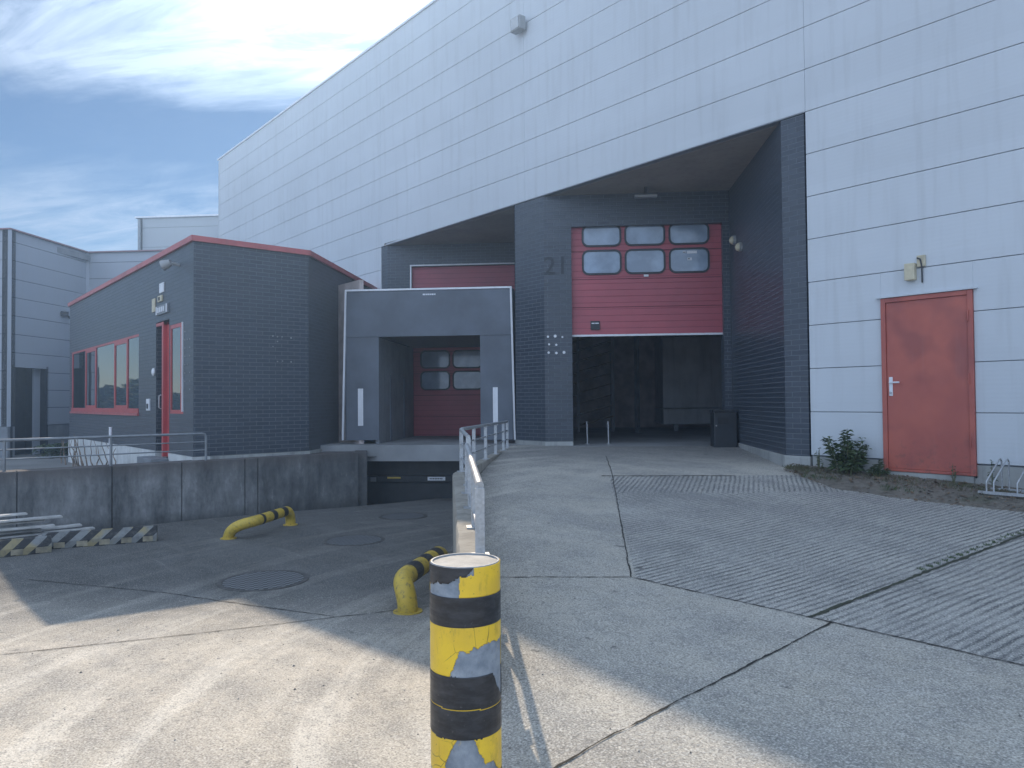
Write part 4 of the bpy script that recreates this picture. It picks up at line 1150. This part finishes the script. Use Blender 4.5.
# ------------------------------------------------------------------ manhole covers
for (x, y, r, lab) in ((-8.05,-6.63,.45,'nearest and largest round checker plate manhole cover'), (-9.52,-4.74,.40,'middle round manhole cover in the dock lane'), (-10.95,-3.05,.38,'farthest manhole cover, just below the loading dock')):
    t = thing('manhole_cover', lab, 'manhole cover', 'round iron manhole covers in the dock lane')
    z = max(zg(x+dx*r, y+dy*r) for dx in (-1,0,1) for dy in (-1,0,1))
    mb = MB(); mb.tube([(x,y,z-.03),(x,y,z+.004)], r-.025, 48); mb.build('lid', M['checker'], t)
    mb = MB(); n=48; vs=[]; 
    for rad, zz in ((r+.03, z-.03),(r+.03,z+.003),(r-.018,z+.003),(r-.018,z-.03)):
        for k in range(n): vs.append((x+math.cos(2*math.pi*k/n)*rad, y+math.sin(2*math.pi*k/n)*rad, zz))
    mb.add(vs, [(q_*n+k, q_*n+(k+1)%n, (q_+1)*n+(k+1)%n, (q_+1)*n+k) for q_ in range(3) for k in range(n)])
    mb.build('rim', M['iron'], t)

# ------------------------------------------------------------------ hazard beams and boards
def hazard_beam(lab, a, b, w=.20, h=.20):
    t = thing('hazard_beam', lab, 'beam', 'black and yellow striped kerb beams')
    a = Vector(a); b = Vector(b); L = (b-a).length; d = (b-a)/L; n = Vector((d.y, -d.x))
    if n.x < 0: n = -n      # n points to the camera side
    z0 = -.35
    prof = [(0, 0), (w, 0), (w, h*.48), (w*.62, h), (0, h)]
    vs = [];
    for u in (0, L):
        for (o_, z) in prof: vs.append((u, o_, z))
    fs = [tuple(range(5))[::-1], tuple(range(5,10))]+[(i,(i+1)%5,5+(i+1)%5,5+i) for i in range(5)]
    mb = MB(); mb.add(vs, fs); o = mb.build('beam_body', M['hazard'], t, bevel=.006)
    ang = math.atan2(d.y, d.x)
    nn = Vector((-d.y, d.x)); flip = nn.dot(n) < 0
    t.location = (a.x, a.y, z0); t.rotation_euler = (0, 0, ang)
    if flip: o.scale = (1, -1, 1)
    mb = MB(); k = 0; u = .05
    while u < L-.1:
        mb.box(u, u+.13, w+.0005 if not flip else -(w+.006), w+.006 if not flip else -(w+.0005), .012, h*.42); u += .27
    mb.build('painted_block', M['concblock'], t)
    return t
hazard_beam('long striped kerb beam lying along the foot of the retaining wall', (-11.55,-6.80), (-11.95,-8.15))
hazard_beam('near striped kerb beam cut off by the left picture edge, under the loose boards', (-11.68,-8.10), (-11.80,-9.30))
rnd = random.Random(3)
bds = [(-12.3,-8.30,.09,1.6,84,'topmost board of the loose stack by the retaining wall'),(-12.15,-8.20,.03,1.7,86,'second board from the top of the loose stack'),(-12.25,-8.10,-.02,1.6,83,'grey board in the upper middle of the loose stack'),
 (-12.1,-8.00,-.08,1.8,86,'widest sticking out board in the middle of the loose stack'),(-12.25,-8.14,-.14,1.6,88,'board in the lower middle of the loose stack'),(-12.2,-8.10,-.19,1.5,85,'bottom board of the loose stack'),
 (-12.2,-7.90,.02,.6,72,'short board lying askew across the loose stack'),(-12.4,-7.45,-.22,1.6,84,'lower of the two long boards behind the long striped beam'),(-12.5,-7.60,-.17,1.5,87,'upper of the two long boards behind the long striped beam')]
for (x, y, z, L, an, lab) in bds:
    a = R(-an + rnd.uniform(-2, 2)); d = Vector((math.cos(a), math.sin(a)))
    mb = MB(); mb.beam((x, y, z), (x+d.x*L*.3, y-L, z+rnd.uniform(-.01,.02)), .12+rnd.uniform(0,.05), .024)
    o = mb.build('loose_board', M['wood'], None, bevel=.003); tag(o, lab, 'board', 'loose weathered boards by the retaining wall')
for (x, y, lab) in ((-12.25,-8.15,'nearer squared timber propping up the loose boards'), (-12.35,-8.9,'farther left squared timber under the loose boards')):
    mb = MB(); mb.box(x-.35, x+.3, y-.05, y+.05, -.35, -.19); o = mb.build('timber_block', M['wood'], None, bevel=.006); tag(o, lab, 'timber', 'timbers under the loose boards')

# ------------------------------------------------------------------ bike rack
t = thing('bike_rack', 'galvanised bicycle rack with bent hoops against the pale wall at the right edge', 'bike rack')
zf = zg(-2.6, -.3)+.06
mb = MB(); mb.beam((-2.98,-.62,zf+.02),(-1.2,-.62,zf+.02),.04,.03); mb.beam((-2.98,-.22,zf+.02),(-1.2,-.22,zf+.02),.04,.03); mb.build('base_rail', M['galv'], t)
for k in range(6):
    for dx in (0, .07):
        x = -2.90+k*.29+dx
        mb = MB(); mb.tube([(x,-.62,zf+.02),(x,-.62,zf+.14),(x+.01,-.60,zf+.17),(x+.03,-.30,zf+.36),(x+.03,-.26,zf+.37),(x+.03,-.22,zf+.34),(x+.03,-.22,zf+.02)], .009, 8); mb.build('hoop', M['galv'], t, smooth=True)

# ------------------------------------------------------------------ vegetation
def mat_leaf(name, a, b):
    m = NT(name); p = m.pos()
    oi = m.noise(p, 9, 3)
    c = m.mix(m.ramp(oi, .35, .65), a, b)
    m.b.inputs['Subsurface Weight'].default_value = 0
    return m.out(c, .55, None, 0, .4)
M['leaf'] = mat_leaf('thistle_leaf', (.055, .085, .035), (.095, .135, .06))
M['drygrass'] = mat_leaf('dry_grass', (.13, .115, .065), (.09, .10, .045))
M['stem'] = mat_leaf('green_stem', (.10, .12, .06), (.14, .14, .08))
def leaf(mb, base, d, L, w, up=Vector((0,0,1)), droop=.3):
    d = d.normalized(); sd = d.cross(up)
    if sd.length < .01: sd = Vector((1,0,0))
    sd.normalize()
    p1 = base + d*L*.5 + sd*w/2; p2 = base + d*L*.5 - sd*w/2; tip = base + d*L - up*L*droop
    mb.add([base, p1, tip, p2], [(0,1,2),(0,2,3)])
def weed(name, lab, x, y, H, n, spread, lf, dens=1., seed=1, cat='weed', group=None):
    rn = random.Random(seed)
    t = thing(name, lab, cat, group); sm = MB(); lm = MB()
    for i in range(n):
        a = rn.uniform(0, 6.28); r = rn.uniform(0, spread); bx = x+math.cos(a)*r*.4; by = min(-.05, y+math.sin(a)*r*.4)
        h = H*rn.uniform(.45, 1)*(1-.25*r/spread); z0 = zg(bx, by)+.04
        tx = x+math.cos(a)*r; ty = min(-.04, y+math.sin(a)*r*.8)
        path = [Vector((bx+(tx-bx)*k**1.4, by+(ty-by)*k**1.4, z0+h*k)) for k in (0,.25,.5,.75,1)]
        sm.tube(path, .006, 5, rs=[.008,.007,.006,.004,.002])
        m_ = int(h*62*dens)
        for j in range(m_):
            k = rn.uniform(.12, 1)**.8; f_ = k*4; i0 = min(3, int(f_)); b = path[i0].lerp(path[i0+1], f_-i0)
            an = rn.uniform(0, 6.28); el = rn.uniform(.0, .8)
            d = Vector((math.cos(an)*math.cos(el), math.sin(an)*math.cos(el), math.sin(el)))
            if b.y+d.y*lf > -.02: d.y = -abs(d.y)
            leaf(lm, b, d, lf*rn.uniform(.6,1.2)*(1.15-.55*k), lf*.26, droop=rn.uniform(.1,.5))
    sm.build('stem', M['stem'], t, fixn=False); lm.build('foliage', M['leaf'], t, fixn=False)
    return t
weed('thistle_bush', 'dark green spiky weed bush growing at the wall just left of the red side door', -4.60, -.30, .66, 20, .34, .15, 1.25, 5, 'bush')
weed('wall_weed', 'low green weed at the lower left corner of the red side door', -4.22, -.22, .26, 12, .16, .10, 1.3, 8)
weed('wall_weed', 'small dry weed at the foot of the brick pier corner', -5.05, -.14, .32, 4, .08, .06, .6, 11)
weed('wall_weed', 'thin tall weed climbing the pale wall beside the bike rack', -3.02, -.05, .36, 2, .04, .07, .6, 15)
weed('wall_weed', 'tiny weed under the right hinge side of the red side door', -3.42, -.10, .30, 3, .07, .06, .6, 21)
def tufts(name, mat, spots, n, h, seed):
    rn = random.Random(seed); mb = MB()
    for _ in range(n):
        sx, sy, sr = rn.choice(spots); a = rn.uniform(0,6.28); r = sr*rn.random()**.6
        x = sx+math.cos(a)*r; y = min(-.03, sy+math.sin(a)*r*.6) if sy > -2.5 and x > -5.7 else sy+math.sin(a)*r*.6
        z = zg(x, y)+.03; b = Vector((x, y, z)); an = rn.uniform(0,6.28)
        d = Vector((math.cos(an)*.5, math.sin(an)*.5, 1)); leaf(mb, b, d, h*rn.uniform(.4,1.2), .008, up=Vector((math.sin(an), -math.cos(an), .2)), droop=.1)
    return tag(mb.build(name, mat, fixn=False), kind='stuff')
o = tufts('grass', M['drygrass'], [(-4.9,-.35,.35),(-4.2,-.35,.5),(-3.5,-.35,.5),(-2.8,-.4,.5),(-2.0,-.4,.6),(-5.3,-.25,.2),(-1,-.5,.8),(0.5,-.5,1.0)], 2600, .075, 3)
tag(o, 'thin dry grass and moss along the foot of the pale wall', 'grass')
o = tufts('joint_grass', M['leaf'], [(-2.18-.0925*(k_*.12), -2.0-k_*.12, .03) for k_ in range(16)], 300, .028, 4)
tag(o, 'grass growing in the slab joint on the right', 'grass')
o = tufts('weeds', M['leaf'], [(-4.95,-.3,.22),(-4.75,-.7,.25),(-3.9,-.45,.3),(-3.3,-.25,.2),(-2.9,-.3,.2),(-2.3,-.5,.4),(-1.2,-.4,.5),(-5.3,-.12,.08),(-3.7,-.8,.25)], 900, .06, 8)
tag(o, 'low weeds scattered over the soil strip', 'weeds', kind='stuff')
# leaf litter
mb = MB(); rn = random.Random(12)
for _ in range(2600):
    x = rn.uniform(-5.5, 2.5); y = rn.uniform(dirt_edge(x)-.12, -.05); z = zg(x, y)+.055*ss((1-(.05-y)/(.05-dirt_edge(x)))*2.5)+.022
    an = rn.uniform(0,6.28); s_ = rn.uniform(.008,.028); tl = rn.uniform(-.4,.4)
    u = Vector((math.cos(an), math.sin(an), tl))*s_; v = Vector((-math.sin(an), math.cos(an), -tl))*s_*.6; c = Vector((x,y,z))
    mb.add([c-u, c-v, c+u, c+v], [(0,1,2,3)])
M['litter'] = mat_leaf('fallen_leaves', (.17, .12, .07), (.09, .06, .035))
tag(mb.build('leaf_litter', M['litter'], fixn=False), 'scattered dry leaves on the soil strip below the pale wall', 'leaves', kind='stuff')
# gravel crumbs on the pavement
mb = MB(); rn = random.Random(5)
for _ in range(900):
    x = rn.uniform(-9.5, -.5); y = rn.uniform(-9.2, -4.0)
    if abs(side(x, y)) < .16 and dl(x,y)[0] > 4.2: continue
    r = rn.uniform(.002, .007)*(1.6 if rn.random() < .06 else 1); z = zg(x, y)
    c = Vector((x,y,z+r*.5)); P = [c+Vector((math.cos(a)*r*rn.uniform(.7,1.2), math.sin(a)*r*rn.uniform(.7,1.2), -r*.5)) for a in (0,1.26,2.5,3.77,5.0)]
    T = c+Vector((0,0,r*.6)); mb.add(P+[T], [(i,(i+1)%5,5) for i in range(5)])
M['crumb'] = paint('grit', (.22,.21,.19), .9, .5, scale=25)
tag(mb.build('gravel', M['crumb'], fixn=False), 'loose grit scattered over the pavement', 'gravel', kind='stuff')
# dead climbing twigs in front of the whitewashed plinth
mb = MB(); rn = random.Random(9)
for k in range(16):
    x = rn.uniform(-24.8,-17.5); z0 = zyard(x,-6); y = -5.95
    P = [Vector((x,y,z0))]
    for i in range(6): P.append(P[-1]+Vector((rn.uniform(-.18,.1), rn.uniform(-.04,.04), rn.uniform(.08,.17))))
    mb.tube(P, .014, 5, rs=[.02,.018,.015,.012,.01,.008,.006])
t = tag(mb.build('dead_twigs', M['darkwood'], fixn=False), 'bare dead twigs standing in front of the whitewashed office plinth', 'twigs', kind='stuff')
# hedge strip at the foot of the far warehouse
def hedge(name, lab, pts, n, h, sz, seed, cat):
    rn = random.Random(seed); mb = MB()
    for _ in range(n):
        a, b = rn.choice(list(zip(pts, pts[1:]))); k = rn.random(); x = a[0]+(b[0]-a[0])*k+rn.gauss(0,.25); y = a[1]+(b[1]-a[1])*k+rn.gauss(0,.25)
        hh = h*(.6+.6*mnoise.noise(Vector((x*.35,y*.35,0)))+.3)
        z = -.1+hh*rn.random()**.6; an = rn.uniform(0,6.28)
        leaf(mb, Vector((x,y,z)), Vector((math.cos(an), math.sin(an), rn.uniform(-.3,.8))), sz, sz*.5)
    return tag(mb.build(name, M['leaf'], fixn=False), lab, cat, kind='stuff')
fh0 = A0-dp_*(-.45)+dq*2.1; fh1 = A1+dp_*.6
hedge('ground_cover', 'low dark ground cover at the foot of the distant grey warehouse', [(A0.x+1.2,A0.y+1.0),(A1.x+1.6,A1.y-.2),(A1.x+4,A1.y+1.5)], 2600, .45, .16, 4, 'ground cover')
# woodland and tall grass across the road, mirrored in the office windows
def wood():
    rn = random.Random(2); mb = MB()
    for i in range(26):
        cx = -88+rn.uniform(-4,4); cy = -12-i*2.4+rn.uniform(-1,1); R0 = rn.uniform(1.4,2.4); hz = rn.uniform(1.6,4.2)
        for _ in range(900):
            v = Vector((rn.gauss(0,1), rn.gauss(0,1), rn.gauss(0,1))).normalized()*R0*rn.uniform(.75,1.05)
            c = Vector((cx+v.x, cy+v.y, max(-.3, hz*.5+v.z*hz/R0*.55))); an = rn.uniform(0,6.28)
            leaf(mb, c, Vector((math.cos(an), math.sin(an), rn.uniform(-.5,.7))), .75, .6)
    return mb
tag(wood().build('woodland', M['leaf'], fixn=False), 'far wood across the yard, mirrored in the office windows', 'woodland', kind='stuff')

# ------------------------------------------------------------------ haze
HZ = .0033  # added volume standing in for lens glare; lifts the dark recesses
mb = MB(); mb.box(-106, 66, -92, 66, -1.7, 12.2)
m = bpy.data.materials.new('glare_haze'); m.use_nodes = True; nt = m.node_tree
for n in list(nt.nodes): nt.nodes.remove(n)
out = nt.nodes.new('ShaderNodeOutputMaterial'); pv = nt.nodes.new('ShaderNodeVolumePrincipled')
pv.inputs['Color'].default_value = (.44, .67, 1, 1); pv.inputs['Density'].default_value = HZ; pv.inputs['Anisotropy'].default_value = .68
nt.links.new(pv.outputs[0], out.inputs['Volume'])
if HZ > 0:
    hz = mb.build('haze', m); tag(hz, 'thin haze added over the yard to stand in for lens glare', 'haze', kind='stuff')

# ------------------------------------------------------------------ world, sun
EL = math.atan(1/math.hypot(1.25, .625)); sunv = Vector((-1.25, .625, 1)).normalized()
w = bpy.data.worlds.new('World'); SC.world = w; w.use_nodes = True
nt = w.node_tree; nd = nt.nodes; lk = nt.links
for n in list(nd): nd.remove(n)
wo = nd.new('ShaderNodeOutputWorld'); bg = nd.new('ShaderNodeBackground'); lk.new(bg.outputs[0], wo.inputs[0])
sky = nd.new('ShaderNodeTexSky'); sky.sky_type = 'NISHITA'; sky.sun_disc = False
sky.sun_elevation = EL; sky.sun_rotation = math.atan2(sunv.x, sunv.y); sky.air_density = 1.0; sky.dust_density = .0; sky.ozone_density = 5.0
tc_ = nd.new('ShaderNodeTexCoord'); G_ = tc_.outputs['Generated']
def vm(op, a, b=None):
    n = nd.new('ShaderNodeVectorMath'); n.operation = op
    lk.new(a, n.inputs[0])
    if b is not None:
        if isinstance(b, bpy.types.NodeSocket): lk.new(b, n.inputs[1])
        else: n.inputs[1].default_value = b
    return n
def mt(op, a, b=None):
    n = nd.new('ShaderNodeMath'); n.operation = op
    for i, v in enumerate((a, b)):
        if v is None: continue
        if isinstance(v, bpy.types.NodeSocket): lk.new(v, n.inputs[i])
        else: n.inputs[i].default_value = v
    return n.outputs[0]
def mr(v, a, b, c=0., d=1.):
    n = nd.new('ShaderNodeMapRange'); n.clamp = True; lk.new(v, n.inputs[0])
    for i, q_ in zip((1,2,3,4), (a,b,c,d)): n.inputs[i].default_value = q_
    return n.outputs[0]
sp = nd.new('ShaderNodeSeparateXYZ'); lk.new(G_, sp.inputs[0])
zz = mt('ADD', mt('MAXIMUM', sp.outputs[2], 0), .12)
cb = nd.new('ShaderNodeCombineXYZ'); lk.new(mt('DIVIDE', sp.outputs[0], zz), cb.inputs[0]); lk.new(mt('DIVIDE', sp.outputs[1], zz), cb.inputs[1])
RV = (math.sin(0.7013), math.cos(0.7013), 0); FV = (-math.cos(0.7013), math.sin(0.7013), 0)
uu = vm('DOT_PRODUCT', cb.outputs[0], RV).outputs['Value']; ww = vm('DOT_PRODUCT', cb.outputs[0], FV).outputs['Value']
def cloud(su, sw, skew, loc, detail, rough, dist, lo, hi):
    c_ = nd.new('ShaderNodeCombineXYZ'); lk.new(mt('MULTIPLY', uu, su), c_.inputs[0]); lk.new(mt('ADD', mt('MULTIPLY', ww, sw), mt('MULTIPLY', uu, skew)), c_.inputs[1])
    mp = nd.new('ShaderNodeMapping'); lk.new(c_.outputs[0], mp.inputs[0]); mp.inputs['Location'].default_value = loc
    n = nd.new('ShaderNodeTexNoise'); lk.new(mp.outputs[0], n.inputs[0]); n.inputs['Scale'].default_value = 1; n.inputs['Detail'].default_value = detail; n.inputs['Roughness'].default_value = rough; n.inputs['Distortion'].default_value = dist
    return mr(n.outputs['Fac'], lo, hi)
def bump_(x, c0, wd):   # soft bank centred on c0
    return mr(mt('ABSOLUTE', mt('SUBTRACT', x, c0)), wd, 0)
w2 = mt('ADD', ww, mt('MULTIPLY', uu, -.25))
e1 = cloud(1.1, 2.2, .5, (3.1, 5.2, 1), 6, .6, .6, 0, 1)
w2e = mt('ADD', w2, mt('MULTIPLY', mt('SUBTRACT', e1, .5), .9))
c1 = cloud(1.7, 4.6, 1.0, (1.4, .6, 0), 12, .62, .7, .40, .62)
c2 = cloud(2.6, 5.0, .5, (7.3, 2.2, 3), 12, .66, .9, .46, .68)
hi_b = mr(w2e, 2.02, 1.74); lo_b = bump_(w2e, 3.0, .62)
cl = mt('ADD', mt('MULTIPLY', hi_b, mt('ADD', .30, mt('MULTIPLY', c1, .85))), mt('MULTIPLY', lo_b, mt('ADD', mt('MULTIPLY', c1, .8), mt('MULTIPLY', c2, .45))))
cl = mt('MINIMUM', mt('ADD', cl, mt('MULTIPLY', c2, .03)), 1.0)
dt = vm('DOT_PRODUCT', vm('NORMALIZE', G_).outputs[0], tuple(sunv)).outputs['Value']
dt0 = dt; dt = mt('MAXIMUM', dt, 0)
glow = mt('POWER', dt, 7)          # thin cloud scatters the sun forward
glow2 = mt('POWER', dt, 45)
cl = mt('MINIMUM', mt('ADD', cl, mr(glow2, .3, .95, 0, .85)), 1.0)
SKYS = .05
mixn = nd.new('ShaderNodeMix'); mixn.data_type = 'RGBA'
lk.new(cl, mixn.inputs[0]); lk.new(sky.outputs[0], mixn.inputs[6])
anti = mr(dt0, .74, .25)          # unseen bright cloud opposite the sun, added to fill the shade
cl = mt('MINIMUM', mt('ADD', cl, mt('MULTIPLY', anti, .8)), 1.0)
br = mt('ADD', mt('ADD', mt('ADD', 7.0, mt('MULTIPLY', glow, 5.0)), mt('MULTIPLY', glow2, 18)), mt('MULTIPLY', anti, 15))
vs_ = nd.new('ShaderNodeVectorMath'); vs_.operation = 'SCALE'; vs_.inputs[0].default_value = (.81, 1.0, 1.30); lk.new(br, vs_.inputs['Scale'])
lk.new(vs_.outputs[0], mixn.inputs[7])
lk.new(mixn.outputs[2], bg.inputs['Color']); bg.inputs['Strength'].default_value = SKYS

sl = bpy.data.lights.new('sun', 'SUN'); sl.energy = 3.5; sl.angle = R(.53); sl.color = (1, .83, .63)
so = bpy.data.objects.new('sun', sl); link(so); so.rotation_euler = sunv.to_track_quat('Z', 'Y').to_euler(); so.location = (-20, 10, 30)

# ------------------------------------------------------------------ camera
from mathutils import Matrix
f_, yaw, pit, roll = 745.168, 0.701252404, 0.0223646536, -0.00842357633
fw = Vector((-math.cos(yaw)*math.cos(pit), math.sin(yaw)*math.cos(pit), math.sin(pit)))
r0 = Vector((math.sin(yaw), math.cos(yaw), 0)); u0 = r0.cross(fw)
# image x axis (right) and y axis (up) after roll
rx = r0*math.cos(roll) + u0*math.sin(roll)*1
ux = u0*math.cos(roll) - r0*math.sin(roll)*1
cd = bpy.data.cameras.new('camera'); cd.sensor_width = 36; cd.lens = f_/1024*36; cd.clip_end = 1500; cd.clip_start = .05
co = bpy.data.objects.new('camera', cd); link(co)
mx = Matrix(((rx.x, ux.x, -fw.x, CAM.x), (rx.y, ux.y, -fw.y, CAM.y), (rx.z, ux.z, -fw.z, CAM.z), (0,0,0,1)))
co.matrix_world = mx; SC.camera = co

SC.render.engine = 'CYCLES'
SC.cycles.use_denoising = True
SC.cycles.max_bounces = 7; SC.cycles.diffuse_bounces = 4; SC.cycles.glossy_bounces = 3; SC.cycles.volume_bounces = 1
SC.cycles.sample_clamp_indirect = 6
SC.cycles.caustics_reflective = False; SC.cycles.caustics_refractive = False
SC.view_settings.view_transform = 'Standard'; SC.view_settings.look = 'None'; SC.view_settings.gamma = 1
SC.view_settings.exposure = .5
